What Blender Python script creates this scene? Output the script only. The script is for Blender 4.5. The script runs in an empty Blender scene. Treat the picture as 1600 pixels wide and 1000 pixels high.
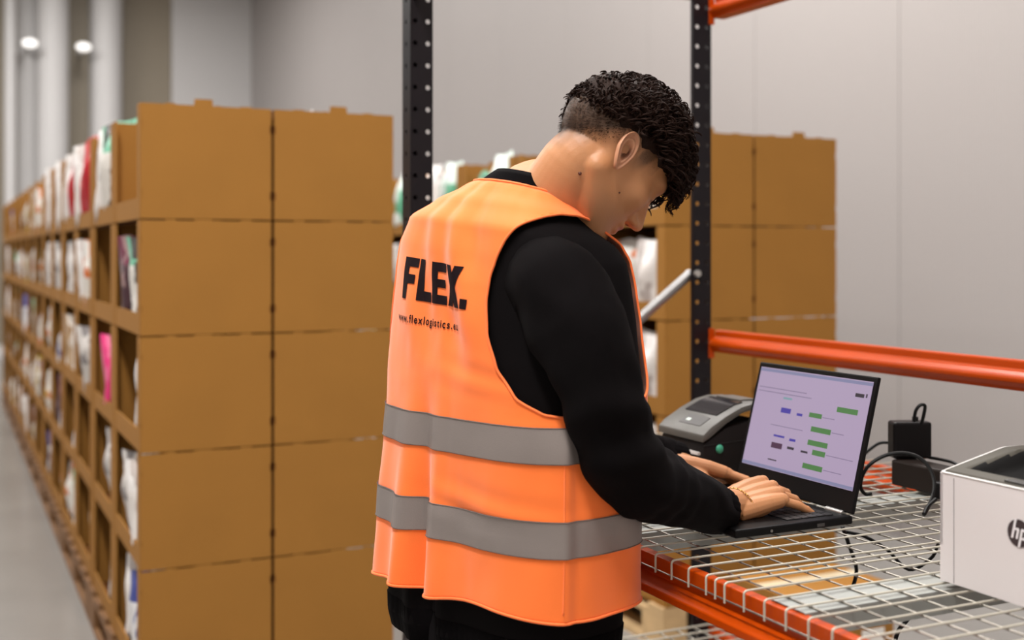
import bpy, bmesh, math, random
import numpy as np
from mathutils import Vector, Matrix, Euler, noise

random.seed(7)
# ------------------------------------------------------------------ camera, light, exposure
F = 1850.0; HZ = 395.0; H = 1.40            # focal length (px of a 1600 wide frame), horizon row, eye height
sc = bpy.context.scene
C = bpy.context.scene.collection
cam_d = bpy.data.cameras.new('camera'); cam = bpy.data.objects.new('camera', cam_d); C.objects.link(cam)
cam.location = (0, 0, H); cam.rotation_euler = (math.pi/2, 0, 0)
cam_d.sensor_width = 36; cam_d.lens = 36*F/1600; cam_d.shift_y = -(500-HZ)/1600
cam_d.clip_start = .05; cam_d.clip_end = 200
cam_d.dof.use_dof = True; cam_d.dof.focus_distance = 1.84; cam_d.dof.aperture_fstop = 2.7
sc.camera = cam
sc.view_settings.view_transform = 'Standard'; sc.view_settings.look = 'None'
sc.view_settings.gamma = 1; sc.view_settings.use_curve_mapping = False
sc.view_settings.exposure = -0.5
w = bpy.data.worlds.new('world'); sc.world = w; w.use_nodes = True
w.node_tree.nodes['Background'].inputs[0].default_value = (.75, .78, .85, 1)
w.node_tree.nodes['Background'].inputs[1].default_value = .12

YAW = math.atan(890/F)
D1 = Vector((-math.sin(YAW), math.cos(YAW), 0))     # along the rows, away
D2 = Vector((math.cos(YAW), math.sin(YAW), 0))      # across the rows
P1 = Vector((-1.066, 3.4, 0))                       # near left corner of the left row
def ts(t, s, z=0): return P1 + D2*t + D1*s + Vector((0, 0, z))
def P(u, v, Y): return Vector(((u-800)/F*Y, Y, H-(v-HZ)/F*Y))
def Pz(u, v, z):
    Y = (H-z)*F/(v-HZ); return Vector(((u-800)/F*Y, Y, z))

def area(name, loc, sx, sy, power, col, rot=None):
    l = bpy.data.lights.new(name, 'AREA'); l.shape = 'RECTANGLE'; l.size = sx; l.size_y = sy
    l.energy = power; l.color = col
    o = bpy.data.objects.new(name, l); C.objects.link(o); o.location = loc
    o.rotation_euler = rot if rot else (0, 0, YAW)
    return o
LAMPS = [(-1.1, -3.0, 430), (-1.1, 1.5, 230), (-1.1, 6.0, 150), (-1.1, 10.5, 260), (1.3, -3.0, 110), (1.3, 1.5, 170), (2.95, 1.0, 240), (1.3, 6.0, 120), (1.3, 10.5, 150),  # the wall-passage entry is an added lamp that brightens floor and lower wall
         (-5.0, -1.5, 110), (-5.0, 3.5, 60), (-5.0, 9.0, 240)]
CEIL = 5.6
for t, s, p in LAMPS:
    area('ceiling_light_source', ts(t, s, CEIL-.14), .5, 2.6, p, (1, .975, .945))

# ------------------------------------------------------------------ helpers
def lin(c):
    c = c/255.0
    return c/12.92 if c <= .04045 else ((c+.055)/1.055)**2.4
def rgb(*c): return tuple(lin(x) for x in c)+(1,)
MATS = {}
def mat(name, col, rough=.6, metal=0, bump=0, bscale=60, var=0, vscale=6, spec=.5, emit=None, estr=1, sheen=0, trans=0, coat=0):
    if name in MATS: return MATS[name]
    m = bpy.data.materials.new(name); m.use_nodes = True
    nt = m.node_tree; b = nt.nodes['Principled BSDF']
    b.inputs['Base Color'].default_value = rgb(*col)
    b.inputs['Roughness'].default_value = rough; b.inputs['Metallic'].default_value = metal
    b.inputs['Specular IOR Level'].default_value = spec
    if sheen: b.inputs['Sheen Weight'].default_value = sheen
    if coat: b.inputs['Coat Weight'].default_value = coat
    if trans: b.inputs['Transmission Weight'].default_value = trans
    if emit: b.inputs['Emission Color'].default_value = rgb(*emit); b.inputs['Emission Strength'].default_value = estr
    tc = nt.nodes.new('ShaderNodeTexCoord')
    if bump:
        n = nt.nodes.new('ShaderNodeTexNoise'); n.inputs['Scale'].default_value = bscale; n.inputs['Detail'].default_value = 4
        nt.links.new(tc.outputs['Object'], n.inputs['Vector'])
        bp = nt.nodes.new('ShaderNodeBump'); bp.inputs['Strength'].default_value = bump; bp.inputs['Distance'].default_value = .01
        nt.links.new(n.outputs['Fac'], bp.inputs['Height']); nt.links.new(bp.outputs['Normal'], b.inputs['Normal'])
    if var:
        n = nt.nodes.new('ShaderNodeTexNoise'); n.inputs['Scale'].default_value = vscale; n.inputs['Detail'].default_value = 5
        nt.links.new(tc.outputs['Object'], n.inputs['Vector'])
        r = nt.nodes.new('ShaderNodeValToRGB'); c = rgb(*col)
        r.color_ramp.elements[0].position = .3; r.color_ramp.elements[1].position = .7
        r.color_ramp.elements[0].color = tuple(x*(1-var) for x in c[:3])+(1,)
        r.color_ramp.elements[1].color = tuple(min(1, x*(1+var)) for x in c[:3])+(1,)
        nt.links.new(n.outputs['Fac'], r.inputs['Fac']); nt.links.new(r.outputs['Color'], b.inputs['Base Color'])
    MATS[name] = m
    return m

def link(name, me, m=None, parent=None, smooth=False):
    if smooth:
        for p in me.polygons: p.use_smooth = True
    if m is not None:
        for mm in (m if isinstance(m, (list, tuple)) else [m]): me.materials.append(mm)
    o = bpy.data.objects.new(name, me); C.objects.link(o)
    if parent: o.parent = parent
    return o
def tag(o, label=None, cat=None, group=None, kind=None):
    if label: o['label'] = label
    if cat: o['category'] = cat
    if group: o['group'] = group
    if kind: o['kind'] = kind
    return o
def thing(name, label, cat, loc=(0, 0, 0), rz=0, group=None):
    o = bpy.data.objects.new(name, None); C.objects.link(o); o.empty_display_size = .05
    o.location = loc; o.rotation_euler = (0, 0, rz)
    return tag(o, label, cat, group)
class MB:
    def __init__(s): s.v = []; s.f = []; s.mi = []; s.m = 0
    def add(s, vs, fs):
        b = len(s.v); s.v += [tuple(x) for x in vs]; s.f += [tuple(i+b for i in f) for f in fs]; s.mi += [s.m]*len(fs)
    def box(s, lo, hi, M=None):
        x0, y0, z0 = lo; x1, y1, z1 = hi
        vs = [(x0,y0,z0),(x1,y0,z0),(x1,y1,z0),(x0,y1,z0),(x0,y0,z1),(x1,y0,z1),(x1,y1,z1),(x0,y1,z1)]
        if M is not None: vs = [M @ Vector(v) for v in vs]
        s.add(vs, [(0,3,2,1),(4,5,6,7),(0,1,5,4),(1,2,6,5),(2,3,7,6),(3,0,4,7)])
    def prism(s, poly, lo, hi, ax='y'):
        n = len(poly)
        def mk(a, b, h):
            if ax == 'y': return (a, h, b)
            if ax == 'x': return (h, a, b)
            return (a, b, h)
        vs = [mk(a, b, lo) for a, b in poly]+[mk(a, b, hi) for a, b in poly]
        fs = [tuple(range(n))[::-1], tuple(range(n, 2*n))]+[(i, (i+1) % n, n+(i+1) % n, n+i) for i in range(n)]
        s.add(vs, fs)
    def tube(s, pts, r, n=8, cap=True, disp=None, M=None):
        pts = [Vector(p) for p in pts]; rs = r if isinstance(r, (list, tuple)) else [r]*len(pts)
        k = len(pts); T = []
        for i in range(k):
            a = pts[max(i-1, 0)]; b = pts[min(i+1, k-1)]; T.append((b-a).normalized())
        up = Vector((0, 0, 1)) if abs(T[0].z) < .9 else Vector((1, 0, 0))
        N = (up - T[0]*up.dot(T[0])).normalized(); vs = []
        for i in range(k):
            N = (N - T[i]*N.dot(T[i])).normalized(); B = T[i].cross(N)
            for j in range(n):
                a = 2*math.pi*j/n; rr = rs[i]+(disp(i/(k-1), a, i) if disp else 0)
                vs.append(pts[i]+(N*math.cos(a)+B*math.sin(a))*rr)
        fs = [(i*n+j, i*n+(j+1) % n, (i+1)*n+(j+1) % n, (i+1)*n+j) for i in range(k-1) for j in range(n)]
        if cap:
            fs.append(tuple(range(n))[::-1]); fs.append(tuple((k-1)*n+j for j in range(n)))
        s.add(vs, fs)
    def ball(s, c, r, M=None, n=12, k=8):
        c = Vector(c); r = r if isinstance(r, (tuple, list)) else (r, r, r); vs = []
        for i in range(1, k):
            th = math.pi*i/k
            for j in range(n):
                a = 2*math.pi*j/n
                d = Vector((math.sin(th)*math.cos(a)*r[0], math.sin(th)*math.sin(a)*r[1], math.cos(th)*r[2]))
                if M is not None: d = M @ d
                vs.append(c+d)
        t0 = Vector((0, 0, r[2])); 
        if M is not None: t0 = M @ t0
        vs += [c+t0, c-t0]; a = len(vs)-2
        fs = [(i*n+j, (i+1)*n+j, (i+1)*n+(j+1) % n, i*n+(j+1) % n) for i in range(k-2) for j in range(n)]
        fs += [(a, j, (j+1) % n) for j in range(n)]+[(a+1, (k-2)*n+(j+1) % n, (k-2)*n+j) for j in range(n)]
        s.add(vs, fs)
    def mesh(s, name):
        me = bpy.data.meshes.new(name); me.from_pydata(s.v, [], s.f)
        if any(s.mi): me.polygons.foreach_set('material_index', s.mi)
        me.update(); return me
    def build(s, name, m=None, parent=None, smooth=False, bevel=0):
        me = s.mesh(name)
        if bevel:
            bm = bmesh.new(); bm.from_mesh(me); bmesh.ops.remove_doubles(bm, verts=bm.verts, dist=1e-6)
            es = [e for e in bm.edges if len(e.link_faces) == 2 and e.calc_face_angle(0) > .5]
            bmesh.ops.bevel(bm, geom=es, offset=bevel, segments=2, affect='EDGES', profile=.5)
            bm.to_mesh(me); bm.free()
        o = link(name, me, m, parent, smooth)
        return o
def crom(pts, k=8):
    pts = [Vector(p) for p in pts]; out = []
    q = [pts[0]*2-pts[1]]+pts+[pts[-1]*2-pts[-2]]
    for i in range(1, len(q)-2):
        for j in range(k):
            t = j/k; a, b, c, d = q[i-1], q[i], q[i+1], q[i+2]
            out.append(.5*((2*b)+(c-a)*t+(2*a-5*b+4*c-d)*t*t+(3*b-a-3*c+d)*t**3))
    out.append(pts[-1]); return out
def lerp_list(L, x):
    if x <= L[0][0]: return L[0][1:]
    for a, b in zip(L, L[1:]):
        if x <= b[0]:
            t = (x-a[0])/(b[0]-a[0]); t = t*t*(3-2*t)*.35+t*.65
            return tuple(p+(q-p)*t for p, q in zip(a[1:], b[1:]))
    return L[-1][1:]
def smoother(o, ang=40):
    me = o.data
    for p in me.polygons: p.use_smooth = True
    try: me.set_sharp_from_angle(angle=math.radians(ang))
    except Exception: pass
    return o

# ------------------------------------------------------------------ room
def wallmat(name, col, rough, rib, ribs=140, bstr=.6):
    m = mat(name, col, rough, spec=.4)
    nt = m.node_tree; b = nt.nodes['Principled BSDF']; tc = nt.nodes.new('ShaderNodeTexCoord')
    wv = nt.nodes.new('ShaderNodeTexWave'); wv.bands_direction = rib; wv.inputs['Scale'].default_value = ribs/6.283
    wv.inputs['Distortion'].default_value = 0
    nt.links.new(tc.outputs['Object'], wv.inputs['Vector'])
    bp = nt.nodes.new('ShaderNodeBump'); bp.inputs['Strength'].default_value = bstr; bp.inputs['Distance'].default_value = .002
    nt.links.new(wv.outputs['Fac'], bp.inputs['Height']); nt.links.new(bp.outputs['Normal'], b.inputs['Normal'])
    return m
WR = 3.75; SE = 14.5; TL = -8.0; SN = -6.0
fm = mat('floor_concrete', (140, 137, 133), .22, bump=.04, bscale=25, var=.10, vscale=1.3, spec=.9)
def room_box(name, lo, hi, m):
    b = MB(); b.box(lo, hi); o = b.build(name, m); o.location = P1; o.rotation_euler = (0, 0, YAW); tag(o, kind='structure'); return o
room_box('floor', (TL-.3, SN-.3, -.12), (WR+.3, SE+.3, 0), fm)
cm = mat('ceiling_paint', (205, 203, 200), .8)
room_box('ceiling', (TL-.3, SN-.3, CEIL), (WR+.3, SE+.3, CEIL+.1), cm)
core = mat('wall_core', (120, 116, 112), .8)
wm = wallmat('wall_panel_paint', (163, 157, 155), .42, 'Y')
wmx = wallmat('end_wall_paint', (200, 198, 198), .38, 'X')
beige = mat('end_wall_beige', (140, 130, 114), .55)
panels = {}
def panel_mesh(key, dx, dy, h, m):
    if key not in panels:
        b = MB(); b.box((0, 0, 0), (dx, dy, h)); me = b.mesh('wall_panel')
        me.materials.append(m); panels[key] = me
    return panels[key]
def put(name, me, parent, loc):
    o = bpy.data.objects.new(name, me); C.objects.link(o); o.parent = parent; o.location = loc; return o
W = room_box('wall_right', (WR+.03, SN, 0), (WR+.12, SE, CEIL), core)
s = SN
while s < SE-.05:
    l = min(1.15, SE-s)
    put('wall_panel', panel_mesh(('r', round(l, 3)), .05, l-.004, CEIL, wm), W, (WR-.02, s, 0)); s += 1.15
W = room_box('wall_far', (TL, SE+.03, 0), (WR, SE+.12, CEIL), core)
t = TL; i = 0
cuts = [TL+.9*i for i in range(8)]+[-.55, .45, 1.10, 1.40, 1.80, 2.55, WR]; dark = {-.55, 1.10, 1.80}
for t, t_ in zip(cuts, cuts[1:]):
    l = t_-t; dk_ = t in dark
    put('wall_panel', panel_mesh(('f', round(l, 3), dk_), l-.01, .05, CEIL, beige if dk_ else wmx), W, (t, SE-.02, 0))
# half round white columns on the far wall
for tt in (.33, .88, 1.60):
    b = MB(); b.tube([(0, 0, 0), (0, 0, CEIL-.01)], .08 if tt < .5 else .21, 20); b.box((-.3, -.3, 0), (.3, .3, .12))
    o = smoother(b.build('trim_'+str(int((tt+3)*10)), wmx)); o.location = ts(tt, SE-.32); o.rotation_euler = (0, 0, YAW); tag(o, kind='structure')
W = room_box('wall_left', (TL-.12, SN, 0), (TL, SE, CEIL), core)
W2 = room_box('wall_near', (TL, SN-.12, 0), (WR, SN, CEIL), core)
for tt in range(int(WR-TL)+1):
    pass
MATS['wall_core'].node_tree.nodes['Principled BSDF'].inputs['Base Color'].default_value = rgb(190, 186, 182)
for i, (t, s, p) in enumerate(LAMPS):
    o = thing('ceiling_light', 'long white ceiling light fixture hanging above the '+['left aisle', 'middle aisle', 'far aisle'][0 if t == -1.1 else 1 if t > 0 else 2]+', number '+str(i+1)+' from the camera', 'light', ts(t, s, CEIL-.12), YAW, 'ceiling lights')
    o['label'] = 'white ceiling strip light over the %s, %s from near end' % ('left row' if t == -1.1 else 'wall passage' if t > 2 else 'packing rack' if t > 0 else 'left floor', ['first', 'second', 'third', 'fourth'][i if i < 4 else {4: 0, 5: 1, 6: 0, 7: 2, 8: 3}.get(i, i-9)])
    b = MB(); b.box((-.27, -1.33, .0), (.27, 1.33, .12)); b.build('housing', mat('lamp_housing', (225, 225, 225), .5), o, bevel=.01)
    b = MB(); b.box((-.24, -1.3, -.01), (.24, 1.3, -.001)); b.build('diffuser', mat('lamp_diffuser', (255, 255, 255), .5, emit=(255, 248, 236), estr=2.0), o)
for k, (u, v) in enumerate(((32, 66), (118, 67))):  # glowing balls stand in for two glossy highlights on the far wall
    t0 = (-1.52, -.75)[k]
    o = thing('wall_lamp', ['leftmost bright round wall lamp high on the far wall', 'second bright wall lamp high on the far wall, right of the leftmost'][k], 'lamp', ts([.56, 1.25][k], SE-.66, 4.25), YAW)
    b = MB(); b.ball((0, -.02, 0), (.10, .05, .06)); b.build('lamp_glass', mat('wall_lamp_glass', (255, 255, 255), .4, emit=(255, 250, 244), estr=1.4), o, smooth=True)
    b = MB(); b.box((-.03, .0, -.03), (.03, .58, .03)); b.build('bracket', MATS['lamp_housing'], o, bevel=.01)

# ------------------------------------------------------------------ cardboard bins
card = mat('cardboard', (151, 105, 47), .82, bump=.05, bscale=180, var=.05, vscale=3, spec=.2)
cardin = mat('cardboard_inner', (104, 62, 28), .85, var=.06, vscale=4, spec=.15)  # shade inside the bins put into the colour of back and base panels
cardedge = mat('cardboard_edge', (196, 152, 104), .85, spec=.2)
BD, BW, BH, TH = .379, .596, .333, .005
def bin_meshes():
    R = {}
    def side(top):
        b = MB(); pts = [(0, 0)]
        def notch(x, z0, sgn):
            return [(x, z0-.014), (x+sgn*.004, z0-.009), (x+sgn*.004, z0+.009), (x, z0+.014)]
        pts += [(BD, 0)]+notch(BD, .07, -1)+notch(BD, .27, -1)+[(BD, BH)]
        tabs = [(.80, .035, .003), (.58, .02, .0015), (.47, .055, .019 if top else .0035), (.22, .03, .003)]
        for c, wd, hh in tabs:
            x = c*BD; pts += [(x+wd/2, BH), (x+wd/2-.002, BH+hh), (x-wd/2+.002, BH+hh), (x-wd/2, BH)]
        pts += [(0, BH)]+[(x, z) for x, z in notch(0, .27, 1)[::-1]]+[(x, z) for x, z in notch(0, .07, 1)[::-1]]
        b.prism(pts, 0, TH, 'y'); return b.mesh('side_panel')
    R['side'] = side(False); R['side_top'] = side(True)
    b = MB(); b.box((0, .03, 0), (TH, BW-.03, .062)); b.box((TH, .03, 0), (.03, BW-.03, .006)); R['lip'] = b.mesh('front_lip')
    b = MB(); b.box((-.002, TH, 0), (TH, .058, BH)); R['flange'] = b.mesh('front_flange')
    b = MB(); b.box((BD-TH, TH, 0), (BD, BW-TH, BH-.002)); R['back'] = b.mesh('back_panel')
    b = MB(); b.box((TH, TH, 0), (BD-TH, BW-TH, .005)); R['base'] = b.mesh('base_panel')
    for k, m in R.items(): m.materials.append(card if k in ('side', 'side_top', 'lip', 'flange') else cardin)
    return R
BM = bin_meshes()
LV = ['top', 'second', 'third', 'fourth', 'bottom']
ORD = ['nearest', 'second', 'third', 'fourth', 'fifth', 'sixth', 'seventh', 'eighth', 'ninth', 'tenth', 'eleventh', 'twelfth', 'thirteenth', 'fourteenth', 'fifteenth', 'sixteenth']
def soff(k): return k*.6+(k//2)*.025
def bin_(t, s, lev, flip, label, group):
    z = .147+(4-lev)*.338
    if flip: loc = ts(t+BD, s+BW, z); rz = YAW+math.pi
    else: loc = ts(t, s, z); rz = YAW
    o = thing('cardboard_bin', label, 'box', loc, rz, group)
    sd = BM['side_top'] if lev == 0 else BM['side']
    put('side_panel', sd, o, (0, 0, 0)); put('side_panel', sd, o, (0, BW-TH, 0))
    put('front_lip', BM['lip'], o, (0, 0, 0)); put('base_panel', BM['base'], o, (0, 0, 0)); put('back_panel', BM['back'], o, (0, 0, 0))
    put('front_flange', BM['flange'], o, (0, 0, 0)); put('front_flange', BM['flange'], o, (0, BW-.058-TH, 0))
    return o
wood = mat('pallet_wood', (196, 164, 120), .8, var=.15, vscale=9)
b = MB(); b.box((0, 0, 0), (.8, .1, .02)); PB = b.mesh('board'); PB.materials.append(wood)
b = MB(); b.box((0, 0, 0), (.1, 1.2, .02)); PL = b.mesh('board'); PL.materials.append(wood)
b = MB(); b.box((0, 0, 0), (.1, .14, .085)); PK = b.mesh('block'); PK.materials.append(wood)
wood2 = mat('pallet_wood_dark', (120, 84, 50), .85, var=.15, vscale=9)  # left-row pallets: the shade down there is put into a darker wood colour
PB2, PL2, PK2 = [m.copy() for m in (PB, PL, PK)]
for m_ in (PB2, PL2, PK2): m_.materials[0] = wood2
def pallet(t, s, label, group):
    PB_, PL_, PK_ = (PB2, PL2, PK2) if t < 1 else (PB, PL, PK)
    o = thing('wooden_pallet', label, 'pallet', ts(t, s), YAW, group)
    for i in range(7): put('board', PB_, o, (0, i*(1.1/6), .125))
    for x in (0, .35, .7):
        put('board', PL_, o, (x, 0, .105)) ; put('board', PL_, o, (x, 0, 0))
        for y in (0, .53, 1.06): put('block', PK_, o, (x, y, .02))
T2 = 1.785
NL, NR = 14, 8
for k in range(NL):
    for lev in range(5):
        bin_(0, soff(k), lev, False, '%s-level cardboard bin, left row, %s stack from the near end, left side' % (LV[lev], ORD[k]), 'cardboard bins')
        bin_(.388, soff(k), lev, True, '%s-level cardboard bin, left row, %s stack from the near end, rack side' % (LV[lev], ORD[k]), 'cardboard bins')
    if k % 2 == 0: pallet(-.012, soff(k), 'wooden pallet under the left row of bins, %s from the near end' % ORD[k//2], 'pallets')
for k in range(NR):
    for lev in range(5):
        bin_(T2, soff(k), lev, False, '%s-level cardboard bin, right row, %s stack from the near end, aisle side' % (LV[lev], ORD[k]), 'cardboard bins')
        bin_(T2+.388, soff(k), lev, True, '%s-level cardboard bin, right row, %s stack from the near end, wall side' % (LV[lev], ORD[k]), 'cardboard bins')
    if k % 2 == 0: pallet(T2-.012, soff(k), 'wooden pallet under the right row of bins, %s from the near end' % ORD[k//2], 'pallets')

# ------------------------------------------------------------------ bags in the bins
def bagmat(name, body, top, blob, rough=.35):
    m = mat(name, body, rough, bump=.5, bscale=22)
    nt = m.node_tree; b = nt.nodes['Principled BSDF']; tc = nt.nodes.new('ShaderNodeTexCoord')
    sp = nt.nodes.new('ShaderNodeSeparateXYZ'); nt.links.new(tc.outputs['Generated'], sp.inputs[0])
    r = nt.nodes.new('ShaderNodeValToRGB'); r.color_ramp.interpolation = 'CONSTANT'
    r.color_ramp.elements[0].color = rgb(*body); r.color_ramp.elements[1].color = rgb(*top); r.color_ramp.elements[1].position = .68
    nt.links.new(sp.outputs['Z'], r.inputs['Fac'])
    n = nt.nodes.new('ShaderNodeTexNoise'); n.inputs['Scale'].default_value = 3.2; n.inputs['Detail'].default_value = 1
    nt.links.new(tc.outputs['Generated'], n.inputs['Vector'])
    r2 = nt.nodes.new('ShaderNodeValToRGB'); r2.color_ramp.interpolation = 'CONSTANT'
    r2.color_ramp.elements[0].color = (0, 0, 0, 1); r2.color_ramp.elements[1].color = (1, 1, 1, 1); r2.color_ramp.elements[1].position = .58
    nt.links.new(n.outputs['Fac'], r2.inputs['Fac'])
    mx = nt.nodes.new('ShaderNodeMix'); mx.data_type = 'RGBA'
    nt.links.new(r2.outputs['Color'], mx.inputs[0]); nt.links.new(r.outputs['Color'], mx.inputs[6]); mx.inputs[7].default_value = rgb(*blob)
    nt.links.new(mx.outputs[2], b.inputs['Base Color'])
    return m
def bag_mesh(wd, h, th, seed, m):
    b = MB(); nx, nz = 10, 14; rnd = random.Random(seed); ph = [rnd.uniform(0, 6) for _ in range(4)]
    for sgn in (-1, 1):
        vs = []
        for j in range(nz+1):
            q = j/nz; pr = min(1, (q/.12)**.6)*(1-max(0, (q-.55)/.45)**1.6*.97)
            for i in range(nx+1):
                p = i/nx*2-1; ww = wd/2*(1-.06*math.sin(q*3.14+ph[0])*(q > .3)-.04*q)
                tt = th/2*pr*(1-abs(p)**2.6)*(1+.25*math.sin(p*5+q*7+ph[1]))+.0015
                wob = .012*math.sin(q*3+ph[2])*q
                vs.append((sgn*tt+wob, p*ww, q*h*(1-.03*abs(math.sin(p*2+ph[3])))))
        fs = [(j*(nx+1)+i, j*(nx+1)+i+1, (j+1)*(nx+1)+i+1, (j+1)*(nx+1)+i) for j in range(nz) for i in range(nx)]
        if sgn < 0: fs = [f[::-1] for f in fs]
        b.add(vs, fs)
    me = b.mesh('bag'); 
    bm = bmesh.new(); bm.from_mesh(me); bmesh.ops.remove_doubles(bm, verts=bm.verts, dist=.004); bm.to_mesh(me); bm.free()
    for p in me.polygons: p.use_smooth = True
    me.materials.append(m); return me
KINDS = {
 'white': ('white plastic bag', (226, 220, 216), (232, 228, 226), (190, 180, 176)),
 'red': ('shiny red foil bag', (176, 18, 34), (190, 20, 40), (215, 60, 60)),
 'teal': ('white bag with a teal-green top', (222, 218, 212), (120, 186, 158), (70, 66, 64)),
 'pink': ('bright pink bag', (226, 34, 120), (232, 60, 130), (240, 120, 160)),
 'grey': ('pale grey bag', (196, 190, 186), (206, 200, 196), (130, 124, 124)),
 'blue': ('white and blue bag', (214, 212, 214), (60, 74, 140), (48, 60, 130)),
 'green': ('green and white packet', (92, 160, 128), (206, 222, 214), (226, 234, 230)),
 'orange': ('white bag with an orange print', (224, 218, 210), (210, 206, 200), (206, 110, 50)),
 'brown': ('kraft-brown bag', (176, 146, 112), (160, 130, 100), (220, 210, 200)),
 'dark': ('dark plum-coloured bag', (70, 38, 48), (110, 40, 66), (150, 120, 120)),
 'yellow': ('white bag with a yellow print', (220, 214, 200), (224, 220, 214), (196, 164, 40)),
}
BG = {}
for i, (k, v) in enumerate(KINDS.items()):
    m = bagmat('bag_'+k, *v[1:])
    BG[k] = [bag_mesh(.225, .29, .10, i, m), bag_mesh(.19, .26, .09, i+40, m)]
    if k in ('red', 'white', 'teal', 'green'): BG[k].append(bag_mesh(.24, .36, .12, i+80, m))
def bag(kind, t, s, lev, label, group, v=0, dz=0, rot=None, tilt=None):
    o = bpy.data.objects.new('product_bag', BG[kind][v]); C.objects.link(o)
    o.location = ts(t, s, .154+(4-lev)*.338+dz)
    o.rotation_euler = (random.uniform(-.06, .06) if tilt is None else tilt, random.uniform(-.1, .04), YAW+(random.uniform(-.25, .25) if rot is None else rot))
    return tag(o, label, 'bag', group)
fixed = {  # left row: (stack, level): list of (kind, s, variant)
 (0, 0): [], (1, 0): [('teal', .2, 2), ('white', .42, 2)], (2, 0): [('red', .12, 2), ('red', .3, 2), ('white', .47, 2)], (3, 0): [('red', .2, 2), ('white', .43, 2)],
 (4, 0): [('white', .15, 2), ('grey', .4, 0)], (5, 0): [('white', .15, 2)], (6, 0): [('yellow', .2, 0), ('orange', .42, 0)], (7, 0): [('brown', .3, 0), ('yellow', .12, 0)],
 (0, 1): [('teal', .2, 0), ('dark', .36, 0)], (1, 1): [], (2, 1): [('orange', .18, 0), ('white', .4, 0)], (3, 1): [('grey', .18, 0), ('white', .4, 0)],
 (0, 2): [('white', .14, 0)], (1, 2): [('pink', .2, 0)], (2, 2): [('grey', .2, 0)], (3, 2): [('white', .2, 0), ('brown', .42, 0)],
 (0, 3): [('white', .14, 0), ('grey', .32, 0)], (1, 3): [('grey', .2, 0)], (2, 3): [],
 (0, 4): [('blue', .15, 0), ('white', .34, 0)], (1, 4): [('grey', .18, 1)], (2, 4): [('brown', .2, 0)],
}
pool = ['white', 'white', 'grey', 'orange', 'blue', 'brown', 'dark', 'yellow', 'teal', 'white', 'grey']
rr = random.Random(3)
for k in range(13):
    for lev in range(5):
        L = fixed.get((k, lev)); turn = True
        if L is None:
            a = rr.sample(sorted(set(pool)), 2); L = [(a[0], .17, 0), (a[1], .42, rr.choice((0, 1)))]; L = L if rr.random() < .85 else L[:1]
        for kd, s0, v in L:
            tn = rr.random() < .75 or (k, lev) in fixed; bag(kd, .078 if tn else .060, soff(k)+s0, lev, '%s%s in the %s stack of the left row, %s level' % ('farther ' if (kd == 'red' and s0 > .25) else '', KINDS[kd][0], ORD[k], LV[lev]), 'bags in the left row', v, rot=rr.uniform(.3, .8) if tn else None)
fr = {(0, 0): [('orange', .2, 0), ('white', .42, 0)], (0, 1): [('white', .17, 0), ('orange', .4, 0)], (0, 2): [('white', .17, 0), ('grey', .4, 0)], (0, 3): [('white', .2, 0)],
      (2, 0): [('green', .2, 2), ('teal', .43, 0)], (3, 0): [('green', .2, 2), ('white', .44, 2)], (4, 0): [('green', .3, 2)], (2, 1): [('white', .2, 0)], (3, 1): [('white', .25, 0)],
      (1, 0): [('white', .2, 2), ('green', .42, 0)], (1, 1): [('grey', .2, 0)]}
for k in range(7):
    for lev in range(5):
        L = fr.get((k, lev))
        if L is None:
            a = rr.sample(sorted(set(pool)), 2); L = [(a[0], .17, 0), (a[1], .42, 0)]
        for kd, s0, v in L:
            bag(kd, T2+.065, soff(k)+s0, lev, '%s in the %s stack of the right row, %s level' % (KINDS[kd][0], ORD[k], LV[lev]), 'bags in the right row', v)
for k in (0, 1, 5):
    bag('white', .6, soff(k)+.3, 0, 'white plastic bag in the %s right-hand bin of the left row, top level' % ORD[k], 'bags in the left row', 2, dz=.0)
# carton on the floor between the rack and the right row
o = thing('cardboard_carton', 'closed cardboard carton with tape on the floor, seen through the wire deck', 'box', Vector((.84, 3.55, 0)), YAW)
b = MB(); b.box((0, 0, 0), (.40, .3, .36)); b.build('carton_body', card, o, bevel=.002)
b = MB(); b.box((-.001, .13, .36), (.401, .18, .3615)); b.build('packing_tape', mat('tape', (205, 190, 160), .3), o)
b = MB(); b.box((.27, -.002, .14), (.36, -.0005, .23)); b.build('paper_label', mat('paper', (226, 222, 216), .7), o)

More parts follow.
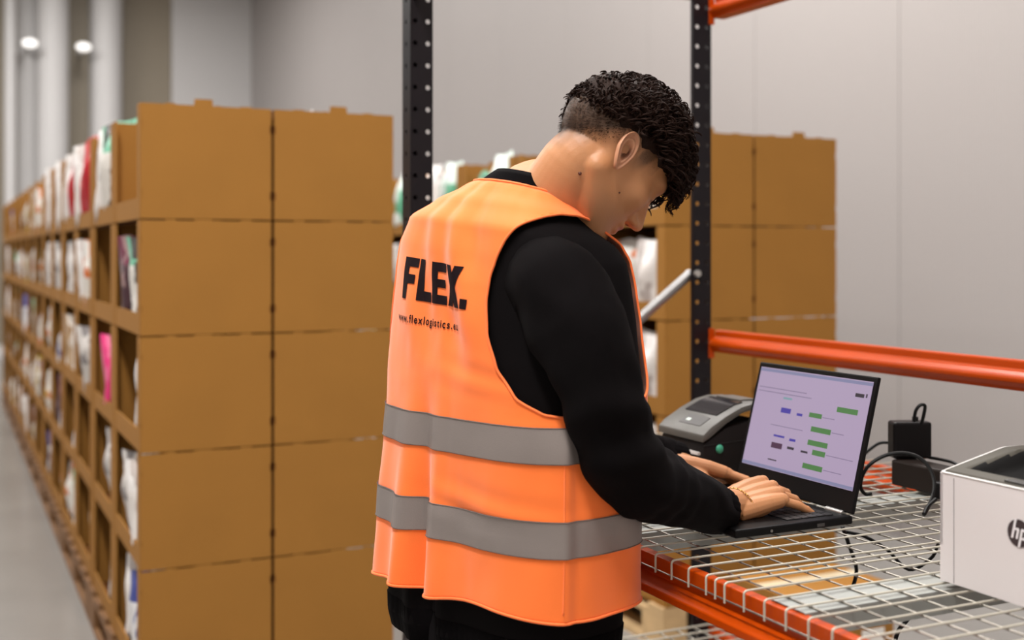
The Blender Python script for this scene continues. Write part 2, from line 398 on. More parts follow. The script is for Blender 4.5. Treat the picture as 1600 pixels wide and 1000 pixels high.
# ------------------------------------------------------------------ pallet rack
blk = mat('rack_dark_steel', (20, 15, 19), .42, metal=.0, spec=.25)
org = mat('rack_orange_steel', (170, 60, 2), .3, spec=.22, var=.06, vscale=5)
galv = mat('galvanised_wire', (184, 178, 164), .5, metal=.15)
galv2 = mat('galvanised_cross_wire', (132, 127, 118), .34, metal=.75)  # same galvanised wire, shade beneath the top wires put into its colour
galb = mat('galvanised_bar', (150, 152, 148), .5, metal=.35, var=.08, vscale=14)
steel = mat('zinc_brace', (150, 148, 148), .3, metal=.9)
R0 = Vector((-.2385, 2.69, 0))
RZ = YAW                # local x = D2 (depth b), local -y = toward the camera (a)
RD, RL, RH = .80, 1.95, 2.35
def plate_holes(b, x0, x1, cols, z0, z1, pitch, r, th, mk):
    """plate with rows of real round holes; mk maps (x,z,depth)->point"""
    xs = [x0]
    for i, c in enumerate(cols):
        xs.append((cols[i]+cols[i+1])/2 if i+1 < len(cols) else x1)
    def quad(a, bb, c, d): 
        b.add([mk(*a, 0), mk(*bb, 0), mk(*c, 0), mk(*d, 0)], [(0, 1, 2, 3)]); b.add([mk(*a, th), mk(*bb, th), mk(*c, th), mk(*d, th)], [(3, 2, 1, 0)])
    nz = int(round((z1-z0)/pitch))
    for ci, c in enumerate(cols):
        xa, xb = xs[ci], xs[ci+1]
        for j in range(nz):
            za, zb = z0+j*pitch, z0+(j+1)*pitch; zc = (za+zb)/2
            outer = [(xb, zc), (xb, zb), (c, zb), (xa, zb), (xa, zc), (xa, za), (c, za), (xb, za)]
            inner = [(c+r*math.cos(q*math.pi/4), zc+r*math.sin(q*math.pi/4)) for q in range(8)]
            vs = [mk(*p, 0) for p in outer]+[mk(*p, 0) for p in inner]+[mk(*p, th) for p in outer]+[mk(*p, th) for p in inner]
            fs = []
            for q in range(8):
                n = (q+1) % 8
                fs += [(q, n, 8+n, 8+q), (16+n, 16+q, 24+q, 24+n), (8+q, 8+n, 24+n, 24+q)]
            b.add(vs, fs)
rack = thing('pallet_rack', 'dark steel warehouse rack with orange beams and a wire deck used as a packing desk', 'rack', R0, RZ)
def upright(x, y, flip, name='upright'):
    b = MB(); sx = -1 if flip else 1; T = .0022; w1 = .055; w2 = .05
    # web on the outer side (normal along the depth), one punched side plate toward the camera, rear flange
    if flip: b.box((x-T, y, 0), (x, y+w2, RH))
    else: plate_holes(b, 0, w2, [w2*.5], 0, RH, .05, .006, T, lambda p, z, d: (x+sx*d, y+p, z))
    plate_holes(b, 0, w1, [.014, .042] if flip else [.012, .043], 0, RH, .05, .0058, T, lambda p, z, d: (x+sx*p, y+d, z))
    if not flip: b.box((x, y+.02, 0), (x+.03, y+.022, RH))
    b.box((min(x+sx*w1, x+sx*(w1-T)), y, 0), (max(x+sx*w1, x+sx*(w1-T)), y+.012, RH))
    if not flip: b.box((min(x, x+sx*.014), y+w2-T, 0), (max(x, x+sx*.014), y+w2, RH))
    b.box((x-.02 if not flip else x-w1-.01, y-.01, 0), (x+w1+.01 if not flip else x+.02, y+w2+.01, .006))
    return b.build(name, blk, rack)
upright(0, -.02, False); upright(RD+.02, -.02, True)
upright(0, -RL-.05, False); upright(RD+.02, -RL-.05, True)
def brace(p, q):
    b = MB(); b.tube([p, q], .013, 12); o = smoother(b.build('brace', steel, rack))
    for c in (p, q):
        b = MB(); c = Vector(c); b.tube([c+Vector((0, -.034, 0)), c+Vector((0, .015, 0))], .009, 8); bb = smoother(b.build('bolt', mat('bolt_zinc', (200, 198, 194), .3, metal=.8), rack))
zb = H-(427-HZ)/F*3.03
for y in (0.005, -RL-.025):
    brace((.775, y, zb), (.03, y, zb-.55)); brace((.03, y, zb-.60), (.775, y, .28)); brace((.03, y, 2.06), (.775, y, 2.06)); brace((.03, y, .2), (.775, y, .2))
def beam(x, z, flip, name='beam'):
    s_ = -1 if flip else 1
    prof = [(0, 0), (.016, 0), (.018, -.003), (.018, -.017), (.034, -.027), (.037, -.033), (.036, -.040), (.026, -.050), (.026, -.056), (-.012, -.056), (-.012, -.045), (.008, -.031), (.008, -.024), (0, -.022)]
    b = MB(); b.prism([(x+s_*(p+.002), z+q) for p, q in prof], -RL, -.022, 'y')
    o = b.build(name, org, rack, bevel=.0018); 
    for y in (-.022, -RL-.003):
        if flip:
            b = MB(); b.box((x-.038, y-.002, z-.072), (x-.022, y+.002, z+.004)); b.box((x-.0275, y, z-.072), (x-.0255, y+.04, z+.004)) if y > -1 else None
            b.build('beam_connector', org, rack, bevel=.0008); continue
        b = MB(); b.box((min(x-s_*.006, x+s_*.035), y, z-.085), (max(x-s_*.006, x+s_*.035), y+.004, z+.015))
        b.box((min(x-s_*.006, x-s_*.003), y-.0, z-.085), (max(x-s_*.006, x-s_*.003), y+.045, z+.015))
        c = b.build('beam_connector', org, rack, bevel=.001)
ZD = .957; ZL = .47
beam(0, ZD-.006, False); beam(RD+.05, ZD-.006, True)
beam(RD+.05, 1.203, True)
beam(0, ZL-.006, False); beam(RD+.05, ZL-.006, True)
beam(0, 2.07, False); beam(RD+.05, 2.055, True)
def deck(zd, pitch, r, name):
    d = MB(); n = 0; y = -.035
    a0 = 1.01
    ks = [a0+pitch*k for k in range(-22, 21)]+[a0+pitch*4.5]
    o = []
    for a in ks:
        if a > RL-.03 or a < .05: continue
        y = -a
        m = MB(); m.tube([(-.008, y, zd-.026), (-.008, y, zd-.004), (-.0075, y, zd-.001), (-.005, y, zd+.0008), (-.001, y, zd+.0012), (RD+.051, y, zd+.0012), (RD+.056, y, zd-.002), (RD+.058, y, zd-.026)], r, 6)
        o.append(smoother(m.build('wire', galv, rack)))
    for x in [-.0065]+[.032+.05*i for i in range(16)]+[RD+.0565]:
        z = zd-.022 if (x < 0 or x > RD) else zd-.0018
        m = MB(); m.tube([(x, -.06, z), (x, -RL+.04, z)], r*.85, 6); smoother(m.build('wire', galv2, rack))
    for a in (.44, .887, 1.33, 1.77):
        m = MB(); m.box((.012, -a-.034, zd-.0045), (RD+.038, -a+.034, zd-.0035)); m.box((.012, -a-.034, zd-.035), (RD+.038, -a-.032, zd-.0045)); m.box((.012, -a+.032, zd-.035), (RD+.038, -a+.034, zd-.0045))
        m.build('support_bar', galb, rack)
deck(ZD, .0426, .0016, 'deck'); deck(ZL, .0426, .0024, 'lower_deck')
# base for placing things in rack coordinates
def rk(b_, a_, z): return R0 + D2*b_ - D1*a_ + Vector((0, 0, z))
DT = ZD+.0035        # deck top


# ------------------------------------------------------------------ laptop
dkp = mat('laptop_plastic', (10, 9, 10), .45, spec=.15, bump=.02, bscale=300)
keym = mat('key_plastic', (24, 22, 24), .5)
LB = Pz(1330, 805, DT+.016); LB.z = DT
lap = thing('laptop', 'open black laptop with a lit screen under the man\'s hands on the wire deck', 'laptop', LB, YAW)
# local: x from hinge (0) to user (-.225); y along the row: 0 near corner .. .312 far corner
b = MB(); b.box((-.228, 0, .001), (.004, .312, .0145)); b.build('base', dkp, lap, bevel=.003)
for x in (-.215, -.012):
    b = MB(); b.box((x-.006, .02, 0), (x+.006, .29, .0012)); b.build('rubber_foot', mat('rubber', (14, 14, 14), .9), lap)
kb = MB()
for r_ in range(6):
    n = 15
    for c_ in range(n):
        if r_ == 5 and 4 <= c_ <= 8: continue
        x = -.115+r_*.0158; y = .018+c_*.0186
        kb.box((x, y, .0145), (x+.0138, y+.0165, .0163))
kb.box((-.115+5*.0158-.079, .018+4*.0186, .0145), (-.115+.0138, .018+4*.0186+.09, .0163)) if False else None
o = kb.build('keys', keym, lap, bevel=0); tag(o, kind='stuff')
b = MB(); b.box((-.205, .105, .0145), (-.135, .2, .0149)); b.build('touchpad', mat('touchpad', (30, 28, 30), .3), lap)
b = MB(); b.tube([(-.16, -.0005, .007), (-.16, -.0015, .007)], .0025, 8); b.build('audio_jack', mat('port_metal', (150, 148, 146), .3, metal=.9), lap)
b = MB(); b.box((-.07, -.0008, .004), (-.055, .0002, .009)); b.build('port', mat('port_metal2', (90, 88, 88), .4, metal=.8), lap)
TILT = math.radians(14.5)
Mt = Matrix.Translation((.002, 0, .017)) @ Matrix.Rotation(TILT, 4, 'Y')
b = MB(); b.box((0, 0, 0), (.006, .312, .226), Mt); lid = b.build('lid', dkp, lap, bevel=.002)
scr = mat('laptop_screen', (10, 10, 12), .35, emit=(186, 166, 196), estr=1.15)
nt = scr.node_tree; n = nt.nodes.new('ShaderNodeTexNoise'); n.inputs['Scale'].default_value = 9
b = MB(); b.box((-.0012, .009, .036), (-.0004, .303, .217), Mt); b.build('screen', scr, lid)
def em(name, c): return mat(name, (10, 10, 10), .4, emit=c, estr=.85)
EM = {'g': em('screen_green', (92, 150, 84)), 'b': em('screen_blue', (84, 70, 190)), 'p': em('screen_plum', (90, 52, 86)), 'd': em('screen_dark', (60, 52, 66)), 'l': em('screen_line', (160, 142, 178)), 'c': em('screen_cyan', (150, 190, 200)), 't': em('screen_bar', (160, 160, 200))}
def mark(key, y0, z0, wd, hg):       # y0,z0 fractions of the screen from the left / the bottom
    Y = .303-y0*.294; Z = .036+z0*.181
    b = MB(); b.box((-.0016, Y-wd*.294, Z-hg*.181/2), (-.0011, Y, Z+hg*.181/2), Mt); b.build('screen_mark', EM[key], lid)
for a in [('b', .27, .60, .09, .05), ('b', .42, .585, .05, .025), ('g', .53, .605, .11, .045), ('g', .755, .70, .17, .05), ('g', .57, .475, .17, .05),
          ('b', .25, .34, .10, .02), ('b', .40, .33, .055, .025), ('g', .565, .345, .17, .05), ('p', .245, .245, .10, .055), ('d', .395, .25, .06, .025), ('d', .52, .245, .06, .02), ('g', .62, .26, .11, .05),
          ('g', .56, .12, .17, .05), ('c', .27, .72, .08, .02), ('d', .88, .86, .07, .035), ('d', .965, .865, .01, .035), ('d', .24, .10, .08, .012),
          ('l', .02, .80, .45, .008), ('l', .02, .76, .5, .008), ('l', .2, .44, .3, .007), ('l', .65, .60, .1, .007), ('l', .75, .475, .1, .007), ('l', .74, .26, .22, .007), ('l', .74, .12, .15, .007), ('t', .0, .975, 1, .03), ('t', .0, .02, 1, .03)]: mark(*a)
b = MB(); b.tube([(.002, .02, .014), (.002, .06, .014)], .0055, 10); smoother(b.build('hinge', MATS['port_metal'], lap))
b = MB(); b.tube([(.002, .25, .014), (.002, .29, .014)], .0055, 10); smoother(b.build('hinge', MATS['port_metal'], lap))

# ------------------------------------------------------------------ label printer
gd = mat('printer_charcoal', (24, 20, 20), .5, spec=.15, bump=.03, bscale=200)
gl = mat('printer_grey', (82, 80, 76), .42, bump=.02, bscale=200)
LPp = Pz(1100, 758, DT)
lp = thing('label_printer', 'small dark grey label printer with a green side button, behind the laptop', 'printer', LPp, YAW)
WD = .15
b = MB(); b.prism([(0, .004), (.2, .004), (.21, .02), (.205, .10), (.12, .118), (.05, .105), (0, .078)], 0, WD, 'y'); smoother(b.build('body', gd, lp, bevel=.006), 35)
prof = [(-.004, .080), (-.004, .094), (.01, .106), (.05, .128), (.085, .143), (.115, .149), (.15, .148), (.185, .138), (.208, .122), (.208, .112), (.18, .127), (.15, .137), (.115, .138), (.085, .130), (.05, .113), (.012, .088)]
b = MB(); b.prism(prof, -.003, WD+.003, 'y'); smoother(b.build('lid', gl, lp, bevel=.0025), 35)
def onlid(x0, x1, y0, y1, dz, th, m, name, bev=.001):
    top = [(-.004, .094), (.01, .106), (.05, .128), (.085, .143), (.115, .149), (.15, .148), (.185, .138), (.208, .122)]
    def zt(x):
        for p, q in zip(top, top[1:]):
            if x <= q[0]: return p[1]+(q[1]-p[1])*(x-p[0])/(q[0]-p[0])
        return top[-1][1]
    n = 8; xs = [x0+(x1-x0)*i/n for i in range(n+1)]
    pts = [(x, zt(x)+dz-th) for x in xs]+[(x, zt(x)+dz) for x in xs[::-1]]
    b = MB(); b.prism(pts, y0, y1, 'y'); return smoother(b.build(name, m, lp, bevel=0), 30)
onlid(.045, .105, .022, WD-.022, .0022, .004, mat('printer_window', (40, 38, 42), .12, spec=.8), 'window')
onlid(.011, .036, .03, WD-.05, .0012, .003, mat('printer_plate', (74, 72, 72), .35), 'control_plate')
onlid(.018, .024, WD-.075, WD-.062, .0022, .002, mat('printer_light', (200, 214, 206), .4), 'indicator')
onlid(.11, .19, .035, WD-.035, .003, .006, gl, 'rear_hatch')
b = MB(); b.box((-.006, .012, .055), (.004, WD-.012, .060)); b.build('paper_slot', mat('paper_strip', (214, 208, 204), .5), lp)
b = MB(); b.ball((.035, -.001, .066), (.0085, .004, .0085)); b.build('release_button', mat('teal_button', (58, 150, 120), .35), lp, smooth=True)
b = MB(); b.prism([(.0, .073), (.2, .085), (.2, .0865), (.0, .0745)], -.0012, .002, 'y'); b.build('seam', mat('seam_black', (14, 13, 13), .7), lp)
for x in (.02, .18):
    for y in (.02, .13):
        b = MB(); b.tube([(x, y, 0), (x, y, .006)], .008, 8); b.build('foot', MATS['rubber'], lp)

# ------------------------------------------------------------------ white office printer
wp = mat('printer_white', (222, 216, 216), .42, bump=.02, bscale=300)
pg = mat('printer_top_grey', (66, 62, 54), .55, spec=.25, bump=.03, bscale=260)
pdk = mat('printer_recess', (10, 9, 9), .6, spec=.15)
WPp = Pz(1469, 908, DT)
pr = thing('office_printer', 'white desktop printer with a grey top and a round logo, cut off at right edge', 'printer', WPp, YAW)
AW, DP, TZ, T1 = .345, .26, .146, .170     # runs along -y (toward the camera) from its corner
b = MB(); b.prism([(0, .002), (DP, .002), (DP, .05), (0, .05)], -AW, 0, 'y'); b.prism([(0, .05), (.0045, .05), (.0045, TZ+.001), (0, TZ)], -AW, 0, 'y'); b.box((DP-.005, -AW, .05), (DP, 0, T1))
for y0 in (-.0045, -AW): b.prism([(0, .05), (DP, .05), (DP, T1), (.115, T1), (0, TZ)], y0, y0+.0045, 'y')
smoother(b.build('body', wp, pr, bevel=0), 30)
def ptop(x): return TZ+(T1-TZ)*min(1, x/.115)
b = MB(); nx, ny = 60, 90; vs = []
for i in range(nx+1):
    for j in range(ny+1):
        x = .0015+(DP-.003)*i/nx; a = .0015+(AW-.003)*j/ny
        lo = .018; z = ptop(x)+.0025
        inn = min((x-.024)/.010, (DP-.03-x)/.012, (a-.020-.10*max(0, x-.03))/.016, (AW-.05-a)/.02)
        inn = max(0, min(1, inn)); dep = .004+.036*min(1, max(0, (a-.015)/.07))
        if i in (0, nx) or j in (0, ny): z -= .004
        vs.append((x, -a, z-inn*dep))
b.v = vs
for i in range(nx):
    for j in range(ny):
        f = (i*(ny+1)+j, i*(ny+1)+j+1, (i+1)*(ny+1)+j+1, (i+1)*(ny+1)+j); b.f.append(f[::-1])
        xc = .004+(DP-.008)*(i+.5)/nx; ac = .004+(AW-.008)*(j+.5)/ny
        ii = min((xc-.024)/.010, (DP-.03-xc)/.012, (ac-.020-.10*max(0, xc-.03))/.016, (AW-.05-ac)/.02)
        b.mi.append(1 if ii > .35 else 0)
smoother(b.build('top_cover', [pg, pdk], pr), 30)
for v_ in b.v[:0]: pass
b = MB(); b.tube(crom([(.0, -AW+.005, TZ+.001), (0, -.2, TZ+.001), (0, -.05, TZ+.001), (0, -.018, TZ+.001), (0, -.008, TZ+.001), (.002, -.002, TZ+.001), (.010, -.0005, TZ+.0025), (.04, -.0005, TZ+.009), (.09, -.0005, TZ+.0195), (.115, -.0005, T1+.0005), (.14, -.0005, T1+.0005), (DP-.005, 0, T1)], 5), .0011, 6); b.build('rim', mat('rim_white', (235, 232, 230), .3), pr)
b = MB(); b.box((-.0006, -.0245, .004), (.002, -.0235, TZ-.004)); b.build('panel_seam', mat('seam_grey', (150, 144, 146), .7), pr)
b = MB(); b.box((.006, -.17, ptop(.01)+.001), (.022, -.10, ptop(.014)+.004)); b.build('button_panel', mat('panel_dark', (44, 42, 40), .4), pr, bevel=.001)
lg = mat('logo_brown', (58, 46, 48), .5); lw = mat('logo_white', (232, 228, 230), .5)
b = MB(); n = 40; cy, cz, R_ = -.129, .0915, .0172
b.prism([(cy+R_*math.cos(2*math.pi*i/n), cz+R_*math.sin(2*math.pi*i/n)) for i in range(n)], -.0008, .001, 'x'); lo = b.build('logo_disc', lg, pr)
b = MB()
def lgq(pts):
    b.prism([(cy-(x+.22*y)*R_, cz+y*R_) for x, y in pts], -.0013, -.0006, 'x')
lgq([(-.56, -.42), (-.38, -.42), (-.38, .98), (-.56, .98)]); lgq([(-.38, .20), (-.38, .36), (-.10, .36), (.02, .26), (.02, -.42), (-.16, -.42), (-.16, .20)])
lgq([(.16, -.98), (.34, -.98), (.34, .36), (.16, .36)]); lgq([(.34, .20), (.34, .36), (.62, .36), (.74, .26), (.74, -.32), (.62, -.42), (.34, -.42), (.34, -.27), (.56, -.27), (.56, .20)])
b.build('logo_letters', lw, lo)
for x in (.03, .2):
    for a in (.03, .3):
        b = MB(); b.box((x, -a-.015, 0), (x+.02, -a, .003)); b.build('foot', MATS['rubber'], pr)

# ------------------------------------------------------------------ power strip, adapter, cables
bp_ = mat('black_plastic', (12, 9, 10), .38, spec=.15); cabm = mat('cable_rubber', (9, 8, 8), .45, spec=.15)
ps = thing('power_strip', 'long black power strip lying at the back of the deck', 'power strip', Pz(1392, 757, DT), YAW)
b = MB(); b.box((0, -.34, 0), (.05, 0, .048)); b.build('housing', mat('strip_dark', (34, 27, 24), .5, spec=.15), ps, bevel=.004)
for i in range(4):
    b = MB(); b.tube([(.025, -.19-i*.045, .0478), (.025, -.19-i*.045, .0494)], .017, 14); b.build('socket', bp_, ps)
ad = thing('power_adapter', 'black square power adapter standing on the power strip', 'adapter', ps.location+Vector((.002, -.012, .0495)), math.radians(3))
b = MB(); b.box((0, 0, 0), (.074, .036, .070)); b.build('adapter_body', bp_, ad, bevel=.005)
b = MB(); b.tube([(.048, .018, .068), (.048, .018, .078)], .006, 10); b.build('strain_relief', cabm, ad)
def cable(name, label, pts, r=.0028, k=6):
    b = MB(); b.tube(crom(pts, k), r, 7)
    return tag(smoother(b.build(name, cabm)), label, 'cable')
cable('cable', 'thin black cable looping up from the top of the power adapter', [P(1428, 659, 2.17), P(1431, 642, 2.17), P(1438, 633, 2.17), P(1445, 634, 2.17), P(1444, 645, 2.17), P(1440, 662, 2.18)], .0032)
cable('cable', 'black cable bending in a big loop in front of the power adapter', [P(1362, 771, 2.11), P(1352, 772, 2.11), P(1345, 762, 2.11), P(1347, 745, 2.11), P(1358, 727, 2.11), P(1380, 713, 2.11), P(1405, 708, 2.10), P(1430, 712, 2.08), P(1447, 724, 2.06), P(1457, 742, 2.04), P(1460, 762, 2.02), P(1455, 782, 2.0), P(1446, 800, 1.97), P(1444, 803, 1.96), P(1449, 792, 1.98), P(1462, 780, 2.0)], .0034)
cable('cable', 'black cable arching from behind the laptop screen to the adapter', [P(1348, 712, 2.3), P(1362, 700, 2.3), P(1376, 692, 2.3), P(1398, 692, 2.28)], .003)
cable('cable', 'black cable running from the adapter behind the white printer', [P(1452, 715, 2.22), P(1470, 718, 2.18), P(1492, 724, 2.14), P(1510, 740, 2.1)], .003)
b = MB(); b.box((0, -.05, 0), (.03, 0, .03)); o = tag(b.build('power_plug', bp_, None, bevel=.004), 'small black plug between power strip and white printer', 'plug'); o.location = Pz(1455, 778, DT); o.rotation_euler = (0, 0, YAW)
cable('cable', 'black cable hanging below the deck under the laptop hinge', [P(1316, 812, 2.02)+Vector((0, 0, -.012)), P(1326, 850, 2.03), P(1338, 890, 2.05), P(1330, 925, 2.05), P(1318, 965, 2.05), P(1312, 1020, 2.05), P(1300, 1120, 2.05)], .0034)
cable('cable', 'black cable slanting below the deck toward the white printer', [P(1322, 822, 2.04)+Vector((0, 0, -.01)), P(1350, 838, 2.03), P(1385, 858, 2.01), P(1420, 890, 1.98), P(1455, 872, 1.97), P(1466, 850, 1.96)], .0028)
cable('cable', 'black cable hanging below the deck under the white printer', [P(1437, 905, 1.95), P(1430, 935, 1.95), P(1420, 965, 1.95), P(1402, 990, 1.95), P(1392, 1040, 1.95)], .0036)
cable('cable', 'thin grey-black cable curling below the deck at the printer corner', [P(1394, 915, 2.0), P(1402, 935, 1.98), P(1430, 950, 1.95), P(1470, 955, 1.9), P(1493, 942, 1.88), P(1492, 928, 1.88), P(1484, 916, 1.88)], .0024)

# ------------------------------------------------------------------ person
PH = math.radians(40)                              # the way the trunk faces, from +X toward +Y
Rv = Vector((math.sin(PH), -math.cos(PH), 0)); Fv = Vector((math.cos(PH), math.sin(PH), 0))
PC = Vector((-.005, 1.85, 0))
per = thing('person', 'man in an orange hi-vis vest and black sweatshirt bending over a laptop', 'person', (PC.x, PC.y, 0), 0)
OFF = Vector((PC.x, PC.y, 0))
def pbuild(b, name, m, smooth=True, parent=None, bevel=0):
    b.v = [tuple(Vector(v)-OFF) for v in b.v]
    o = b.build(name, m, parent or per, smooth=smooth, bevel=bevel)
    return o
# trunk rings: z, half width, half depth, centre shift x, centre shift y, exponent
RG = [(.76, .228, .142, -.010, 0, 3.0), (.82, .250, .143, -.010, 0, 3.0), (.95, .244, .141, -.005, 0, 3.0), (1.1, .236, .139, -.001, 0, 2.9), (1.2, .230, .136, .001, 0, 2.9),
      (1.3, .222, .130, .002, 0, 2.9), (1.36, .215, .127, .002, 0, 2.8), (1.40, .208, .122, .002, 0, 2.8), (1.434, .190, .114, .003, 0, 2.7), (1.459, .146, .094, .010, 0, 2.5),
      (1.481, .106, .077, .022, 0, 2.3), (1.498, .078, .065, .034, 0, 2.1), (1.512, .066, .060, .041, .0, 2.0), (1.535, .062, .058, .046, .004, 2.0)]
SC = .974
def ringat(z):
    w_, d_, cx, cy, n = lerp_list([(1.4+(r[0]-1.4)*SC,)+r[1:] for r in RG], z)
    return w_*SC, d_*SC, cx, cy, n
def fold(al, z):
    """drape: al polar angle (0 right side, pi/2 front, -pi/2 back); returns outward push"""
    a = math.degrees(al)
    lowf = max(0, min(1, (1.22-z)/.3)); f = 0
    g = lambda c, wd: math.exp(-((a-c)/wd)**2)
    f += lowf*(.024*g(-118, 9) - .022*g(-102, 7) + .014*g(-86, 11))
    f += lowf*(-.003*g(-60, 12)+.008*g(-143, 8)-.006*g(-155, 8)+.008*g(50, 14)-.008*g(80, 15)+.008*g(110, 16)+.008*g(160, 12))
    e_ = -19-a
    if z < 1.17 and e_ > -3 and e_ < 75: f += .0085*min(1, (e_+3)/3)*math.exp(-max(0, e_)/26)*min(1, (1.17-z)/.05)
    up = max(0, min(1, (z-1.2)/.1))*max(0, min(1, (1.5-z)/.08))
    d = z*160
    f += up*(.0058*math.sin((a*1.0+d*1.7)/11.)*g(-80, 45)+.0040*math.sin((a+d*.8)/5.)*g(-95, 40))
    f += .002*noise.noise(Vector((math.cos(al)*3, math.sin(al)*3, z*7)))+.0012*noise.noise(Vector((math.cos(al)*7, math.sin(al)*7, z*16)))
    mid = math.exp(-((z-1.03)/.035)**2)+.6*math.exp(-((z-1.22)/.03)**2)
    f += .0022*mid*math.sin(z*150+a/14.)*g(-60, 34)
    return f
def tiltz(xr, z, xf=0): return -.10*xr*max(0, min(1, (z-1.15)/.25))-.28*xf*max(0, min(1, (z-1.40)/.09))
def Sxy(al, z, off=0, dr=1.0, tight=0):
    w_, d_, cx, cy, n = ringat(z)
    if tight: 
        k = max(0, min(1, (1.15-z)/.3)); w_ -= .022*k; d_ -= .012*k
    c, s_ = math.cos(al), math.sin(al)
    rho = ((abs(c)/w_)**n+(abs(s_)/d_)**n)**(-1/n)
    xr, xf = rho*c, rho*s_
    if xf > 0: xf *= 1+.10*max(0, min(1, (z-1.1)/.1))-.16*max(0, min(1, (1.10-z)/.1))
    nr = (abs(xr)/w_)**(n-1)/w_*(1 if xr > 0 else -1); nf = (abs(xf)/d_)**(n-1)/d_*(1 if xf > 0 else -1)
    L = math.hypot(nr, nf); nr /= L; nf /= L
    # slope of the shoulders pushes the offset upward
    w2 = ringat(z+.01)[0]; up = max(0, (w_-w2)/.01)*.0
    f = fold(al, z)*dr+off
    xr2, xf2 = xr+nr*f, xf+nf*f
    zz = z+tiltz(xr2, z, xf2)
    ktop = max(0, min(1, (z-1.40)/.06)); zz += off*ktop*.8
    return Vector((PC.x+cx, PC.y+cy, 0))+Rv*xr2+Fv*xf2+Vector((0, 0, zz)), xr2, xf2
def Sback(xr, z, off=0):
    w_, d_, cx, cy, n = ringat(z)
    xf = -d_*(max(1e-4, 1-abs(xr/w_)**n))**(1/n)
    return Sxy(math.atan2(xf, xr), z, off)[0]
ZT = 1.492
def zlev(n, z0, z1): return [z0+(z1-z0)*(i/n) for i in range(n+1)]
hemz = lambda al: .888+.010*math.cos(al+.9)+.004*math.sin(al*5)
ARM = [(1.160, .34), (1.168, .245), (1.176, .195), (1.20, .155), (1.24, .122), (1.29, .102), (1.34, .094), (1.375, .096), (1.40, .103), (1.42, .113), (1.435, .124), (1.45, .135), (1.47, .140), (1.6, .15)]
ARMF = [(1.160, .34), (1.168, .27), (1.176, .235), (1.20, .208), (1.24, .190), (1.29, .178), (1.34, .170), (1.38, .162), (1.41, .154), (1.43, .146), (1.45, .136), (1.47, .128), (1.6, .15)]
def armg(xr, xf, z):
    q_ = max(0, min(1, (xf+.04)/.08)); A = lerp_list(ARM, z)[0]*(1-q_)+lerp_list(ARMF, z)[0]*q_
    if xr < 0: A = A+.075*max(0, min(1, (1.47-z)/.05))
    return A-abs(xr)
NA, NZ = 300, 130
vz = zlev(NZ, 0, 1)
topz = lambda al: ZT-.004-.012*max(0, math.sin(al))
class Clip:
    def __init__(s): s.v = []; s.f = []; s.key = {}; s.cut = []
vest = MB(); grid = []; gval = []
for i in range(NZ+1):
    for j in range(NA):
        al = -math.pi+2*math.pi*j/NA
        z = hemz(al)+(topz(al)-hemz(al))*vz[i]
        p, xr, xf = Sxy(al, z, .004)
        grid.append(p); g = armg(xr, xf, z)
        # V neck opening and front zip
        gv = .0035+max(0, z-1.20)*.30 if xf > 0 else -1
        g2 = abs(xr)-gv if xf > 0 else 1
        gval.append(min(g, g2))
vs = list(grid); ekey = {}; cutseg = []
def cutpt(a, b_):
    k = (min(a, b_), max(a, b_))
    if k not in ekey:
        t = gval[a]/(gval[a]-gval[b_]); ekey[k] = len(vs); vs.append(grid[a].lerp(grid[b_], t))
    return ekey[k]
fs = []
for i in range(NZ):
    for j in range(NA):
        q = (i*NA+j, i*NA+(j+1) % NA, (i+1)*NA+(j+1) % NA, (i+1)*NA+j)
        sg = [gval[x] > 0 for x in q]
        if all(sg): fs.append(q); continue
        if not any(sg): continue
        for tri in ((q[0], q[1], q[2]), (q[0], q[2], q[3])):
            pos = [x for x in tri if gval[x] > 0]
            if len(pos) == 3: fs.append(tri); continue
            if not pos: continue
            out = []; cp = []
            for e in range(3):
                a, b_ = tri[e], tri[(e+1) % 3]
                if gval[a] > 0: out.append(a)
                if (gval[a] > 0) != (gval[b_] > 0): c_ = cutpt(a, b_); out.append(c_); cp.append(c_)
            fs.append(tuple(out))
            if len(cp) == 2: cutseg.append(tuple(cp))
def fabric(name, col, rough=.75, sheen=.2, var=0, weave=900, spec=.25):
    m = mat(name, col, rough, sheen=sheen, spec=spec, bump=.12, bscale=weave)
    return m
vorg = fabric('hi_vis_orange', (255, 104, 24), .7, .25)
vorg.node_tree.nodes['Principled BSDF'].inputs['Base Color'].default_value = (1.0, .195, .032, 1)
vb = MB(); vb.add(vs, fs); V = pbuild(vb, 'vest', vorg)
sm = V.modifiers.new('thick', 'SOLIDIFY'); sm.thickness = .0016; sm.offset = -1
# binding along the cut edges, hem and neck
adj = {}
for a, b_ in cutseg: adj.setdefault(a, []).append(b_); adj.setdefault(b_, []).append(a)
seen = set(); bind = MB()
def lay(path, r=.0021):
    pts = [vs[i] for i in path]; 
    for _ in range(3): pts = [pts[0]]+[(pts[i-1]+pts[i]*2+pts[i+1])/4 for i in range(1, len(pts)-1)]+[pts[-1]]
    pts = pts[::2]+([pts[-1]] if len(pts) % 2 == 0 else []); bind.tube(pts, r, 6)
for st in sorted(adj, key=lambda k: len(adj[k])):
    if st in seen: continue
    path = [st]; seen.add(st); cur = st
    while True:
        nx_ = [x for x in adj[cur] if x not in seen]
        if not nx_: break
        cur = nx_[0]; seen.add(cur); path.append(cur)
    if len(path) > 12:
        if path[0] in adj[path[-1]]: path.append(path[0])
        lay(path)
bind.tube([Sxy(-math.pi+2*math.pi*j/200, hemz(-math.pi+2*math.pi*j/200), .004)[0] for j in range(201)], .0022, 6)
bind.tube([Sxy(-math.pi*1.02+math.pi*1.04*j/80, topz(-math.pi+math.pi*1.04*j/80), .004)[0] for j in range(81)], .0022, 6)
vbind = fabric('vest_binding', (255, 122, 62), .7, .1); pbuild(bind, 'binding', vbind, parent=V)
